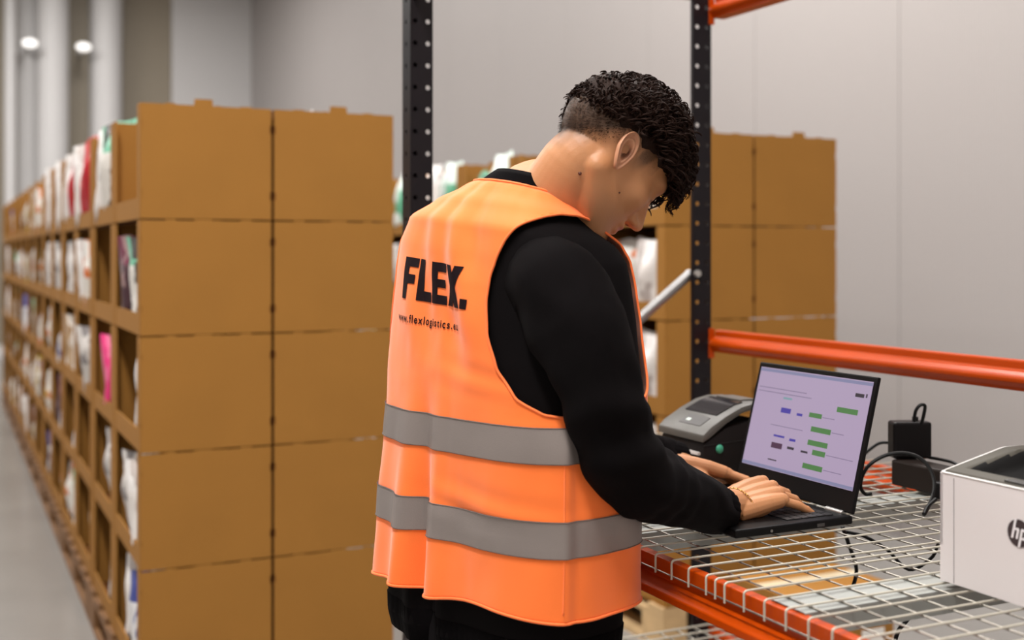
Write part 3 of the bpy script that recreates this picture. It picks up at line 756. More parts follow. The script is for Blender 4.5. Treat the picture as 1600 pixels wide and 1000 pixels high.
tape = mat('reflective_tape', (140, 130, 126), .38, metal=.35, bump=.08, bscale=700)
tedge = mat('tape_stitch', (96, 84, 78), .8)
for z0, z1 in ((.980, 1.031), (1.108, 1.159)):
    b = MB(); n = 300; vv = []
    for k in range(5):
        for j in range(n):
            al = -math.pi+2*math.pi*j/n; z = z0+(z1-z0)*k/4; vv.append(Sxy(al, z, .0058)[0])
    b.add(vv, [(k*n+j, k*n+(j+1) % n, (k+1)*n+(j+1) % n, (k+1)*n+j) for k in range(4) for j in range(n)])
    o = pbuild(b, 'reflective_band', tape, parent=V); o['label'] = ['grey reflective band around the lower back', 'grey reflective band below the armholes'][z0 > 1]
    b = MB()
    for z in (z0+.001, z1-.001): b.tube([Sxy(-math.pi+2*math.pi*j/n, z, .0062)[0] for j in range(n+1)], .0006, 4)
    pbuild(b, 'stitching', tedge, parent=V)
# side seam of the vest
b = MB(); SA = math.radians(-19)
b.tube([Sxy(SA-math.radians(1), z, .0042)[0] for z in zlev(60, .905, 1.158)], .0011, 6); pbuild(b, 'side_seam', vorg, parent=V)
# lettering
ink = mat('print_black', (26, 14, 18), .6, spec=.1)
def quadgrid(b, q, fn, n=6):
    vs_ = []
    for i in range(n+1):
        for j in range(n+1):
            s_, t_ = i/n, j/n
            x = (1-s_)*(1-t_)*q[0][0]+s_*(1-t_)*q[1][0]+s_*t_*q[2][0]+(1-s_)*t_*q[3][0]
            y = (1-s_)*(1-t_)*q[0][1]+s_*(1-t_)*q[1][1]+s_*t_*q[2][1]+(1-s_)*t_*q[3][1]
            vs_.append(fn(x, y))
    b.add(vs_, [(i*(n+1)+j, (i+1)*(n+1)+j, (i+1)*(n+1)+j+1, i*(n+1)+j+1) for i in range(n) for j in range(n)])
R4 = lambda x0, y0, x1, y1: [(x0, y0), (x1, y0), (x1, y1), (x0, y1)]
LET = {'F': ([R4(0, 0, .26, 1), R4(.26, .78, .66, 1), R4(.26, .38, .58, .60)], .72),
       'L': ([R4(0, 0, .28, 1), R4(.28, 0, .66, .24)], .72),
       'E': ([R4(0, 0, .26, 1), R4(.26, .78, .66, 1), R4(.26, .40, .60, .60), R4(.26, 0, .66, .22)], .72),
       'X': ([[(0, 0), (.28, 0), (.70, 1), (.42, 1)], [(.42, 0), (.70, 0), (.28, 1), (0, 1)]], .74),
       '.': ([R4(0, 0, .24, .24)], .3)}
TX0, TZ0, TH0 = -.112, 1.322, .062
x = 0
for ch in 'FLEX.':
    b = MB()
    for q in LET[ch][0]:
        quadgrid(b, q, lambda a, c: Sback(TX0+(x+a)*.0555, TZ0+c*TH0, .0052+(.0002 if ch == 'X' and False else 0)))
    o = pbuild(b, 'printed_letter', ink, parent=V); x += LET[ch][1]
cu = bpy.data.curves.new('t', 'FONT'); cu.body = 'www.flexlogistics.eu'; cu.size = .0175; cu.space_character = 1.28; cu.offset = .0004
to = bpy.data.objects.new('t', cu); C.objects.link(to); dg = bpy.context.evaluated_depsgraph_get(); me = bpy.data.meshes.new_from_object(to.evaluated_get(dg))
bpy.data.objects.remove(to)
x0 = min(v.co.x for v in me.vertices)
b = MB(); b.add([Sback(-.127+(v.co.x-x0)*.86, 1.288+v.co.y*.95, .0054) for v in me.vertices], [tuple(p.vertices) for p in me.polygons]); pbuild(b, 'printed_address', ink, smooth=False, parent=V)

# sweatshirt ---------------------------------------------------------------
swm = fabric('black_jersey', (10, 7, 8), .95, .0, weave=1200, spec=.09)
rib = mat('black_rib', (7, 5, 6), .95, spec=.06)
b = MB(); n = 160; L_ = zlev(80, .805, 1.508); vv = []
for z in L_:
    for j in range(n):
        al = -math.pi+2*math.pi*j/n
        e = -.0045 if z > .83 else -.0045-.018*((.83-z)/.025)
        kk = max(0, min(1, (z-1.485)/.02))
        zz = z-.03*max(0, math.sin(al))*kk
        vv.append(Sxy(al, zz, e, .55, 1)[0])
b.add(vv, [(k*n+j, k*n+(j+1) % n, (k+1)*n+(j+1) % n, (k+1)*n+j) for k in range(len(L_)-1) for j in range(n)])
SW = pbuild(b, 'sweatshirt', swm)
# collar band
b = MB(); vv = []; cl = [(1.480, .0), (1.492, .0025), (1.503, .003), (1.512, .001), (1.512, -.004), (1.495, -.006)]
for z, o_ in cl:
    for j in range(n):
        al = -math.pi+2*math.pi*j/n; vv.append(Sxy(al, z-.028*max(0, math.sin(al)), o_, 0)[0])
b.add(vv, [(k*n+j, k*n+(j+1) % n, (k+1)*n+(j+1) % n, (k+1)*n+j) for k in range(len(cl)-1) for j in range(n)])
pbuild(b, 'collar', rib, parent=SW)
def sleeve(path, radii, name, seed, wr=1.0):
    pts = crom(path, 12); rs = []
    for i in range(len(pts)):
        q = i/12; k = min(int(q), len(radii)-2); t = q-k; rs.append(radii[k]*(1-t)+radii[k+1]*t)
    ne = len(path)-1
    def disp(u, a, i):
        q = u*ne
        d = .0
        # folds bunch round the elbow and above the cuff
        ke = math.exp(-((q-4.2)/1.0)**2); kc = math.exp(-((q-5.6)/.5)**2)
        d += .0048*ke*math.sin(q*7.0+2.6*math.sin(a+.6))*(.55+.45*math.cos(a-seed))
        d += .0022*kc*math.sin(q*16+1.2*math.sin(a*1.0+2))
        d += .0065*noise.noise(Vector((math.cos(a)*1.6+seed, math.sin(a)*1.6, q*1.1)))+.0015*noise.noise(Vector((math.cos(a)*4, math.sin(a)*4+seed, q*3)))
        return d*wr
    b = MB(); b.tube(pts, rs, 48, cap=False, disp=disp); return pbuild(b, name, swm, parent=SW), pts, rs
SHR = P(868, 428, 1.765); 
rpath = [P(836, 434, 1.74), P(871, 450, 1.69), P(905, 518, 1.655), P(932, 594, 1.635), P(955, 670, 1.635), P(990, 738, 1.665), P(1046, 768, 1.745), P(1092, 786, 1.82), P(1124, 798, 1.875)]
rrad = [.058, .070, .071, .0615, .0575, .0570, .050, .044, .0365]
rs_o, rpts, rrs = sleeve(rpath, rrad, 'sleeve', .5)
# far arm
shl = PC+Rv*-.160+Fv*.035+Vector((0, 0, 1.385))
LWR = P(1078, 722, 2.20)
lpath = [shl+Rv*.02, shl+Rv*-.012+Vector((0, 0, -.05)), shl+Rv*-.02+Fv*.03+Vector((0, 0, -.15)), shl+Rv*-.01+Fv*.09+Vector((0, 0, -.27)), shl+Rv*.01+Fv*.15+Vector((0, 0, -.33)), LWR.lerp(shl+Fv*.15+Vector((0, 0, -.33)), .55)+Vector((0, 0, -.012)), LWR.lerp(shl+Fv*.15+Vector((0, 0, -.33)), .25), LWR+Vector((-.022, -.006, .001))]
ls_o, lpts, lrs = sleeve(lpath, [.055, .072, .068, .060, .058, .052, .045, .036], 'sleeve', 2.0)
def cuff(pts, rs, ext=.0):
    d = (pts[-1]-pts[-3]).normalized(); e = pts[-1]
    def disp(u, a, i): return .0007*math.cos(a*22)
    b = MB(); q = [e-d*.030, e-d*.02, e, e+d*.006, e+d*.007, e-d*.01]; b.tube(q, [rs[-1]+.001, rs[-1]+.003, rs[-1]+.0005, rs[-1]-.002, rs[-1]-.005, rs[-1]-.007], 66, cap=False, disp=disp); pbuild(b, 'cuff', rib, parent=SW)
cuff(rpts, rrs); cuff(lpts, lrs)
# shoulder seam ridge on the near sleeve
b = MB(); c0 = rpath[0].lerp(rpath[1], .62); ax = (rpath[1]-rpath[0]).normalized(); ax = (ax+Vector((.2, -.1, -.1))).normalized()
u1 = ax.cross(Vector((0, 0, 1))).normalized(); u2 = ax.cross(u1)
# hem band
b = MB(); vv = []; hl = [(.862, -.006), (.856, .001), (.83, .000), (.806, -.003), (.800, -.010), (.83, -.016)]
for z, o_ in hl:
    for j in range(240):
        al = -math.pi+2*math.pi*j/240; vv.append(Sxy(al, z, o_-.004+.0006*math.cos(j*math.pi/1.5), .5, 1)[0])
b.add(vv, [(k*240+j, k*240+(j+1) % 240, (k+1)*240+(j+1) % 240, (k+1)*240+j) for k in range(len(hl)-1) for j in range(240)])
pbuild(b, 'hem_band', rib, parent=SW)
# trousers ------------------------------------------------------------------
trm = fabric('dark_trousers', (16, 13, 15), .85, .0, spec=.1)
b = MB(); n = 48; vv = []; L_ = [(.90, .19, .115), (.83, .200, .122), (.76, .196, .122), (.72, .182, .115)]
for z, w_, d_ in L_:
    for j in range(n):
        al = 2*math.pi*j/n; vv.append(PC+Rv*(w_*math.cos(al))+Fv*(d_*math.sin(al))+Vector((-.005, 0, z)))
b.add(vv, [(k*n+(j+1) % n, k*n+j, (k+1)*n+j, (k+1)*n+(j+1) % n) for k in range(len(L_)-1) for j in range(n)])
for sg in (-1, 1):
    c_ = PC+Rv*(sg*.092)
    b.tube([c_+Vector((0, 0, .80)), c_+Vector((0, 0, .68)), c_+Rv*sg*.01+Vector((0, 0, .48)), c_+Rv*sg*.015+Fv*.01+Vector((0, 0, .30)), c_+Rv*sg*.02+Vector((0, 0, .07))], [.098, .094, .076, .068, .062], 28)
pbuild(b, 'trousers', trm)
shoem = mat('shoe_black', (24, 22, 22), .6)
for sg in (-1, 1):
    c_ = PC+Rv*(sg*.112); b = MB()
    b.tube(crom([c_+Fv*-.085+Vector((0, 0, .046)), c_+Fv*-.03+Vector((0, 0, .055)), c_+Fv*.05+Vector((0, 0, .046)), c_+Fv*.13+Vector((0, 0, .034)), c_+Fv*.185+Vector((0, 0, .028))], 4), [.018]+[.040]*4+[.044]*4+[.042]*4+[.034]*3+[.014], 14)
    b.v = [(v[0], v[1], max(v[2], .012)) for v in b.v]
    sh = pbuild(b, 'shoe', shoem)
    b = MB(); pl = [(x_, y_) for x_, y_ in [(-.105, -.03), (-.06, -.038), (.05, -.042), (.14, -.046), (.195, -.03), (.21, 0), (.195, .03), (.14, .046), (.05, .042), (-.06, .038), (-.105, .03)]]
    b.prism([((c_+Fv*x_+Rv*y_).x, (c_+Fv*x_+Rv*y_).y) for x_, y_ in pl], 0, .02, 'z'); pbuild(b, 'sole', mat('sole_grey', (70, 68, 66), .8), smooth=False, parent=sh)

# ------------------------------------------------------------------ head and body (one continuous skin)
HC = P(950, 245, 1.82)
hy, hp = math.radians(20), math.radians(49)
hf = Vector((math.cos(hy), math.sin(hy), 0)); hl_ = Vector((-math.sin(hy), math.cos(hy), 0)); up = Vector((0, 0, 1))
HX = hf*math.cos(hp)-up*math.sin(hp); HU = hf*math.sin(hp)+up*math.cos(hp); HY = hl_
HM = Matrix(((HX.x, HY.x, HU.x, HC.x), (HX.y, HY.y, HU.y, HC.y), (HX.z, HY.z, HU.z, HC.z), (0, 0, 0, 1)))
HI = HM.inverted()
def smin(a, b_, k):
    h = np.clip(.5+.5*(b_-a)/k, 0, 1); return b_*(1-h)+a*h-k*h*(1-h)
def ell(p, c, r):
    q = (p-np.array(c))/np.array(r); k0 = np.linalg.norm(q, axis=-1); k1 = np.linalg.norm(q/np.array(r), axis=-1)+1e-9
    return k0*(k0-1)/k1
def cap(p, a, b_, ra, rb):
    a, b_ = np.array(a), np.array(b_); ba = b_-a; h = np.clip(((p-a)@ba)/(ba@ba), 0, 1)
    return np.linalg.norm(p-a-h[..., None]*ba, axis=-1)-(ra+(rb-ra)*h)
def head_sdf(p):
    pa = p.copy(); pa[..., 1] = np.abs(pa[..., 1])
    d = ell(pa, (-.010, 0, .032), (.096, .075, .086))
    d = smin(d, ell(pa, (.030, 0, .0), (.062, .060, .085)), .03)
    d = smin(d, ell(pa, (.030, 0, -.055), (.058, .050, .055)), .025)
    d = smin(d, cap(pa, (-.012, .050, -.045), (.062, .018, -.098), .018, .016), .022)       # jaw line
    d = smin(d, ell(pa, (.078, 0, -.096), (.017, .018, .016)), .018)                        # chin
    d = smin(d, ell(pa, (.060, .042, -.022), (.022, .020, .018)), .02)                      # cheekbone
    d = smin(d, ell(pa, (.078, .026, .024), (.016, .026, .009)), .014)                      # brow
    d = -smin(-d, ell(pa, (.099, .031, .003), (.018, .017, .012)), .012) if False else np.maximum(d, -(ell(pa, (.104, .031, .004), (.021, .018, .012))-0.0))
    d = smin(d, cap(pa, (.088, 0, .012), (.112, 0, -.032), .007, .0095), .010)              # nose
    d = smin(d, ell(pa, (.100, .011, -.036), (.011, .007, .007)), .006)                     # nostril wing
    d = smin(d, ell(pa, (.086, 0, -.058), (.013, .025, .0065)), .006)                       # upper lip
    d = smin(d, ell(pa, (.085, 0, -.070), (.012, .020, .0065)), .005)                       # lower lip
    d = smin(d, np.linalg.norm(pa-np.array((.079, .031, .002)), axis=-1)-.0125, .003)       # lidded eye
    return d
N1, N2 = 200, 140
dirs = []
for i in range(1, N2):
    th = math.pi*i/N2
    for j in range(N1):
        a = 2*math.pi*j/N1; dirs.append((math.sin(th)*math.cos(a), math.sin(th)*math.sin(a), math.cos(th)))
dirs += [(0, 0, 1), (0, 0, -1)]; dirs = np.array(dirs); O0 = np.array((.01, 0, -.01))
rad = np.full(len(dirs), .2)
for _ in range(60):
    dd = head_sdf(O0+dirs*rad[:, None]); rad = rad-dd*.8
hp_ = O0+dirs*rad[:, None]
hb = MB(); hv = [HM @ Vector(p) for p in hp_]; k_ = N2-1
hfaces = [(i*N1+j, (i+1)*N1+j, (i+1)*N1+(j+1) % N1, i*N1+(j+1) % N1) for i in range(k_-1) for j in range(N1)]
a_ = k_*N1
hfaces += [(a_, j, (j+1) % N1) for j in range(N1)]+[(a_+1, (k_-1)*N1+(j+1) % N1, (k_-1)*N1+j) for j in range(N1)]
hb.add(hv, hfaces)
nb = PC+Vector((.019, 0, 1.43))
sk = HM @ Vector((-.024, 0, -.044)); hb.tube(crom([nb, nb+Vector((.016, .005, .045)), nb.lerp(sk, .60)+Vector((.004, .0, -.002)), sk, HM @ Vector((-.012, 0, -.005))], 6), [.068]*6+[.067, .066, .065, .064, .063, .062]+[.061, .060, .059, .058, .057, .056]+[.055]*7, 32)
hb.tube([nb+Rv*.09+Vector((0, 0, -.045)), nb+Rv*.03+Vector((0, 0, -.02)), nb-Rv*.03+Vector((0, 0, -.02)), nb-Rv*.09+Vector((0, 0, -.045))], [.03, .04, .04, .03], 16)
# shoulders, chest, legs under the clothes
hb.ball(PC+Vector((0, 0, 1.27)), (.15, .085, .2), Matrix.Rotation(PH-math.pi/2, 3, 'Z'), 24, 16)
hb.ball(PC+Vector((0, 0, 1.40)), (.15, .065, .06), Matrix.Rotation(PH-math.pi/2, 3, 'Z'), 24, 12)
hb.ball(PC+Vector((0, 0, .97)), (.15, .09, .2), Matrix.Rotation(PH-math.pi/2, 3, 'Z'), 24, 16)
hb.tube(rpts[:-6], [max(.03, r*.66) for r in rrs[:-6]], 16); hb.tube(lpts[:-6], [max(.03, r*.66) for r in lrs[:-6]], 16)
for sg in (-1, 1):
    c_ = PC+Rv*(sg*.09); hb.tube([c_+Vector((0, 0, .95)), c_+Vector((0, 0, .5)), c_+Rv*sg*.015+Vector((0, 0, .06))], [.075, .052, .034], 16)
def remesh(b, vox, sm_it=2):
    me = b.mesh('tmp'); o = bpy.data.objects.new('tmp', me); C.objects.link(o)
    m = o.modifiers.new('r', 'REMESH'); m.mode = 'VOXEL'; m.voxel_size = vox; m.use_smooth_shade = True
    m2 = o.modifiers.new('s', 'SMOOTH'); m2.iterations = sm_it; m2.factor = .5
    dg = bpy.context.evaluated_depsgraph_get(); out = bpy.data.meshes.new_from_object(o.evaluated_get(dg))
    bpy.data.objects.remove(o); return out
bodym = remesh(hb, .0027, 2)
# hands ----------------------------------------------------------------------
def hand(wr, fwd, side, nrm, fingers, thumb, scale=1.0, arm=None):
    """wr wrist centre; fwd along the metacarpals; side toward the little finger; nrm out of the back of the hand"""
    b = MB(); X, Y_, Z = fwd.normalized(), side.normalized(), nrm.normalized()
    def L(x, y, z): return wr+(X*x+Y_*y+Z*z)*scale
    # palm: five metacarpal chains overlapped so that the voxel union fills them
    ky = [-.028, -.0095, .009, .0265]; kx = [.086, .090, .086, .078]
    for i in range(4):
        b.tube([L(-.010, ky[i]*.55, -.002), L(.02, ky[i]*.75, 0), L(.05, ky[i]*.92, .001), L(kx[i]-.004, ky[i], -.001)], [.0175*scale, .0165*scale, .0142*scale, .0120*scale], 14)
        b.ball(L(kx[i], ky[i], -.001), .0108*scale, n=12, k=8)
        if i < 3: b.tube([L(.02, (ky[i]+ky[i+1])/2*.8, -.003), L(.072, (ky[i]+ky[i+1])/2, -.004)], [.015*scale, .0105*scale], 10)
    RM = Matrix((X, Y_, Z)).transposed(); b.ball(L(.03, -.022, -.010), tuple(v*scale for v in (.030, .016, .013)), RM, n=12, k=8)
    b.ball(L(.035, .021, -.008), tuple(v*scale for v in (.034, .012, .013)), RM, n=12, k=8)
    if arm is not None: b.tube([arm, wr.lerp(arm, .35), wr, L(.015, 0, -.001)], [.028, .026, .0245*scale, .021*scale], 18)
    # fingers: lists of (pitch down angles) and spread
    lens = [(.040, .024, .020), (.045, .028, .021), (.041, .026, .021), (.032, .019, .019)]
    rads = [(.0092, .0084, .0078, .0066), (.0094, .0086, .0079, .0067), (.0090, .0082, .0076, .0064), (.0082, .0074, .0068, .0058)]
    tips = []
    for i in range(4):
        sp, ang = fingers[i]; p = L(kx[i]-.004, ky[i], -.001); pts = [p]; a = 0
        for l_, da in zip(lens[i], ang):
            a += math.radians(da); d = (X*math.cos(a)-Z*math.sin(a)); d = (d+Y_*math.sin(math.radians(sp))).normalized()
            p = p+d*l_*scale; pts.append(p)
        pp = []; rr_ = []
        for q in range(3):
            for t_ in (0, .33, .66): 
                pp.append(pts[q].lerp(pts[q+1], t_)); r0, r1 = rads[i][q], rads[i][q+1]; rr_.append((r0+(r1-r0)*t_)*scale*(1.0 if t_ in (0,) else .955))
        pp.append(pts[3]); rr_.append(rads[i][3]*scale)
        b.tube(pp, rr_, 12); b.ball(pts[3], rads[i][3]*scale*1.0, n=12, k=8)
        tips.append((pts[3], (pts[3]-pts[2]).normalized(), rads[i][3]*scale))
        for q in (1, 2): b.ball(pts[q], rads[i][q]*scale*1.03, n=10, k=6)
    tp = [L(*t_) for t_ in thumb]
    b.tube(crom(tp, 4), [.0145*scale]+[.0135*scale]*4+[.0108*scale]*4+[.0098*scale]*(4*(len(tp)-3))+([.0076*scale] if len(tp) >= 3 else []), 14) if len(tp) == 4 else None
    b.ball(tp[-1], .0078*scale, n=10, k=6)
    return b, tips
# right hand: typing with the little finger nearest the camera
rw = P(1150, 788, 1.905)
rarm = rpts[-8]
fw = Vector((.82, .50, .17)).normalized(); nz_ = (Vector((-.12, -.48, .87))); nz_ = (nz_-fw*nz_.dot(fw)).normalized(); sd = fw.cross(nz_)
if sd.y > 0: sd = -sd
RH_, rt = hand(rw, fw, sd, nz_, [(-6, (34, 30, 16)), (2, (32, 28, 16)), (12, (28, 22, 14)), (26, (22, 10, 8))],
               [(.018, -.024, -.006), (.045, -.044, -.016), (.068, -.052, -.026), (.090, -.050, -.036)], 1.0, rarm)
rh = remesh(RH_, .0014, 3)
lw_ = P(1062, 724, 2.17)
lfw = Vector((.93, .05, -.22)).normalized(); lnz = Vector((.2, .25, .95)); lnz = (lnz-lfw*lnz.dot(lfw)).normalized(); lsd = -lfw.cross(lnz)
if lsd.y < 0: lsd = -lsd
LH_, lt = hand(lw_, lfw, lsd, lnz, [(-10, (8, 20, 14)), (-4, (18, 34, 22)), (0, (20, 36, 22)), (4, (20, 36, 22))],
               [(.015, -.024, -.010), (.040, -.040, -.022), (.060, -.044, -.030), (.080, -.040, -.036)], .97, lpts[-8])
lh = remesh(LH_, .0014, 3)
# join the skin into one mesh
bm = bmesh.new()
for m_ in (bodym, rh, lh): bm.from_mesh(m_)
# ear ------------------------------------------------------------------------
def ear(sgn):
    vs_ = []; NR_, NT = 16, 40; c = Vector((-.006, sgn*.0745, -.004)); 
    for i in range(NR_+1):
        q = i/NR_
        for j in range(NT):
            a = 2*math.pi*j/NT
            rx = .0175+.003*math.sin(a); rz = .032
            ex = rx*math.cos(a)*(1 if math.cos(a) < 0 else .9)*(1-.25*max(0, -math.sin(a))); ez = rz*math.sin(a)
            back = max(0, -math.cos(a)); h = .006+.011*back+.003*max(0, math.sin(a))
            if q < .35: hh = -.006+.004*(q/.35)**2-.004*math.exp(-((a-.0)/1.0)**2)
            elif q < .62: t_ = (q-.35)/.27; hh = -.002+(.008+.006*back)*math.sin(t_*math.pi*.5)
            elif q < .78: t_ = (q-.62)/.16; hh = .006+.006*back-(.0035)*math.sin(t_*math.pi)
            elif q < .95: t_ = (q-.78)/.17; hh = .006+.006*back+(h-.003-.0)*.35*math.sin(t_*math.pi*.6)
            else: t_ = (q-.95)/.05; hh = .006+.006*back+.001-.010*t_
            if a < math.pi*.5 and a > -0 and False: hh *= .5
            fr_ = max(0, math.cos(a)); hh = hh*(1-.65*fr_*q)
            s_ = min(q, .95)*1.0 if q <= .95 else .95-.06*(q-.95)/.05
            ex_, ez_ = ex*s_/.95, ez*s_/.95; er = math.radians(17); vs_.append(HM @ (c+Vector((ex_*math.cos(er)-ez_*math.sin(er), sgn*hh, ex_*math.sin(er)+ez_*math.cos(er)))))
    f_ = [(i*NT+j, i*NT+(j+1) % NT, (i+1)*NT+(j+1) % NT, (i+1)*NT+j) for i in range(NR_) for j in range(NT)]
    if sgn > 0: f_ = [f[::-1] for f in f_]
    return vs_, f_
me = bpy.data.meshes.new('body'); bm.to_mesh(me); bm.free()
b = MB(); b.v = [tuple(v.co) for v in me.vertices]; b.f = [tuple(p.vertices) for p in me.polygons]; b.mi = [0]*len(b.f)
earstart = len(b.v)
for sg in (-1, 1): b.add(*ear(sg))
earend = len(b.v)
pos = np.array(b.v); 
HIa = np.array(HI); loc = pos@HIa[:3, :3].T+HIa[:3, 3]
# vertex colour: base skin, redder lips and ears, cropped hair, stubble, mole
base = np.array([.50, .225, .098]); col = np.tile(base, (len(pos), 1))
def wgt(d, a, b_): return np.clip((b_-d)/(b_-a), 0, 1)[:, None]
ap = loc.copy(); ap[:, 1] = np.abs(ap[:, 1])
near = (np.linalg.norm(loc, axis=1) < .19)[:, None]
lips = wgt(np.linalg.norm((ap-np.array((.094, 0, -.064)))/np.array((.015, .024, .011)), axis=1), .7, 1.05)*near
col = col*(1-lips)+np.array([.42, .15, .12])*lips
brow = wgt(np.linalg.norm((ap-np.array((.092, .030, .025)))/np.array((.016, .022, .0055)), axis=1), .6, 1.1)*near
col = col*(1-brow*.85)+np.array([.035, .02, .014])*brow*.85
lash = wgt(np.linalg.norm((ap-np.array((.090, .031, -.004)))/np.array((.008, .014, .0022)), axis=1), .5, 1.1)*near
col = col*(1-lash*.8)+np.array([.03, .016, .012])*lash*.8
nost = wgt(np.linalg.norm(ap-np.array((.103, .008, -.044)), axis=1), .003, .0055)*near
col = col*(1-nost*.8)+np.array([.08, .02, .012])*nost*.8
stb = wgt(np.linalg.norm((ap-np.array((.045, .035, -.082)))/np.array((.055, .04, .032)), axis=1), .5, 1.2)*near
col = col*(1-stb*.22)+np.array([.12, .07, .05])*stb*.22
# cropped sides: fades out downward from a line that drops toward the nape
x_, z_ = loc[:, 0], loc[:, 2]
rng = np.random.RandomState(2)
nzs = np.zeros(len(loc)); idx_ = np.where(near[:, 0])[0]
nzs[idx_] = [noise.noise(Vector(loc[i])*45)+.8*noise.noise(Vector(loc[i])*120) for i in idx_]
line = np.where(x_ > -.02, .010+(x_+.02)*.20, .010+(x_+.02)*1.15)
fade = np.clip((z_-(line-.022))/.050+nzs*.14, 0, 1)**1.3
front = np.where(z_ < .055, (x_ < .052+.0*z_), (x_ < .075)); sideburn = ((x_ > .008) & (x_ < .046) & (z_ > -.018) & (z_ < .045) & (ap[:, 1] > .045))
fade = fade*front; fade = np.maximum(fade, sideburn*np.clip((z_+.016)/.03, 0, 1)*.85*np.clip((.036+.25*z_-x_)/.010, 0, 1)*np.clip((x_-.008)/.008, 0, 1))
fade = (fade*near[:, 0])[:, None]
hairc = np.array([.050, .027, .016])
col = col*(1-fade*.93)+hairc*fade*.93
mole = wgt(np.linalg.norm(pos-np.array(P(906, 271, 1.835))*np.array((1, 0, 1)), axis=1)*0+np.hypot(pos[:, 0]/pos[:, 1]-(906-800)/F, (H-pos[:, 2])/pos[:, 1]-(271-HZ)/F)*1.8, .0022, .0038)*near*(pos[:, 1] < 1.9)[:, None] if False else 0
ev = np.zeros(len(pos)); ev[earstart:earend] = 1
lr = loc[:, :]; 
ecn = ap-np.array((-.002, .07, -.004))
canal = (wgt(np.hypot(ecn[:, 0]/.006, ecn[:, 2]/.011), .5, 1.2)*ev[:, None])
e_ = ev[:, None]; col = col*(1-e_)+np.array([.58, .28, .16])*e_
col = col*(1-canal*.8)+np.array([.07, .02, .012])*canal*.8
skm = mat('skin', (215, 160, 125), .48, spec=.4, bump=.04, bscale=350)
nt = skm.node_tree; bs = nt.nodes['Principled BSDF']; an = nt.nodes.new('ShaderNodeVertexColor'); an.layer_name = 'tone'
nt.links.new(an.outputs['Color'], bs.inputs['Base Color'])
bs.inputs['Subsurface Weight'].default_value = .12; bs.inputs['Subsurface Radius'].default_value = (.012, .005, .003); bs.inputs['Subsurface Scale'].default_value = .5
BO = pbuild(b, 'body', skm)
ca = BO.data.color_attributes.new('tone', 'FLOAT_COLOR', 'POINT')
ca.data.foreach_set('color', np.concatenate([np.clip(col, 0, 1), np.ones((len(col), 1))], axis=1).ravel().astype(np.float32))
# moles on the neck
moc = mat('mole', (92, 48, 32), .6)
from mathutils.bvhtree import BVHTree
bv = BVHTree.FromPolygons([Vector(v) for v in b.v], b.f)
def onskin(u, v):
    o_ = Vector((0, 0, H))-OFF; d = P(u, v, 1)-Vector((0, 0, H)); r_ = bv.ray_cast(o_, d.normalized()); return r_[0]
mb = MB()
for u, v, r_ in ((906, 271, .0028), (968, 301, .0015)):
    q = onskin(u, v)
    if q is not None: mb.ball(q, r_, n=8, k=6)
mo = mb.build('mole', moc, per, smooth=True)
# fingernails
nm = mat('nail', (222, 178, 156), .3)
for tl, zz in ((rt, nz_), (lt, lnz)):
    for tp, d, r_ in tl:
        y_ = d.cross(zz).normalized(); z2 = y_.cross(d).normalized(); M3 = Matrix((d, y_, z2)).transposed()
        nb_ = MB(); nb_.ball(tp+d*.001+z2*r_*.62, (.0055, r_*.72, r_*.42), M3, 10, 6); pbuild(nb_, 'nail', nm)
# hair -----------------------------------------------------------------------
hm = mat('hair_dark', (36, 20, 13), .6, spec=.12)
hb2 = MB(); rnd = random.Random(5)
def scalp(dx, dy, dz):
    d = np.array([dx, dy, dz]); d = d/np.linalg.norm(d); th = math.acos(max(-1, min(1, d[2]))); a = math.atan2(d[1], d[0]) % (2*math.pi)
    fi = min(max(th/math.pi*N2-1, 0), N2-2.001); fj = a/(2*math.pi)*N1; i = int(fi); j = int(fj); u_ = fi-i; v_ = fj-j
    g = lambda i_, j_: rad[i_*N1+j_ % N1]
    r_ = (g(i, j)*(1-v_)+g(i, j+1)*v_)*(1-u_)+(g(i+1, j)*(1-v_)+g(i+1, j+1)*v_)*u_
    return O0+d*r_, d
# cap of dense hair
NT, NP = 90, 40; vv = []
for i in range(NP+1):
    for j in range(NT):
        a = 2*math.pi*j/NT; ca_, sa_ = math.cos(a), math.sin(a)
        # lower limit of the thick hair: forehead high, sides above the ears, back lower
        lim = (72 if ca_ > .55 else 77) if True else 0
        lim = 69+5*math.cos(a*2)-11*max(0, ca_)+5*max(0, -ca_)+2.5*math.sin(a*11)+1.5*math.sin(a*23+1)
        th = math.radians(lim)*i/NP
        p_, d_ = scalp(math.sin(th)*ca_-.06*math.cos(th)*0, math.sin(th)*sa_, math.cos(th))
        e = min(1, (NP-i)/12.)
        thick = (.006+.013*max(0, min(1, (p_[0]+.07)/.12)))*e**.6
        nn = noise.noise(Vector(p_)*75)+.6*noise.noise(Vector(p_)*170)
        vv.append(HM @ Vector(p_+d_*(thick+.0045*nn*e-.0012*(1-e))))
hb2.add(vv, [(i*NT+j, (i+1)*NT+j, (i+1)*NT+(j+1) % NT, i*NT+(j+1) % NT) for i in range(NP) for j in range(NT)])
hairobj = None
nc = 0
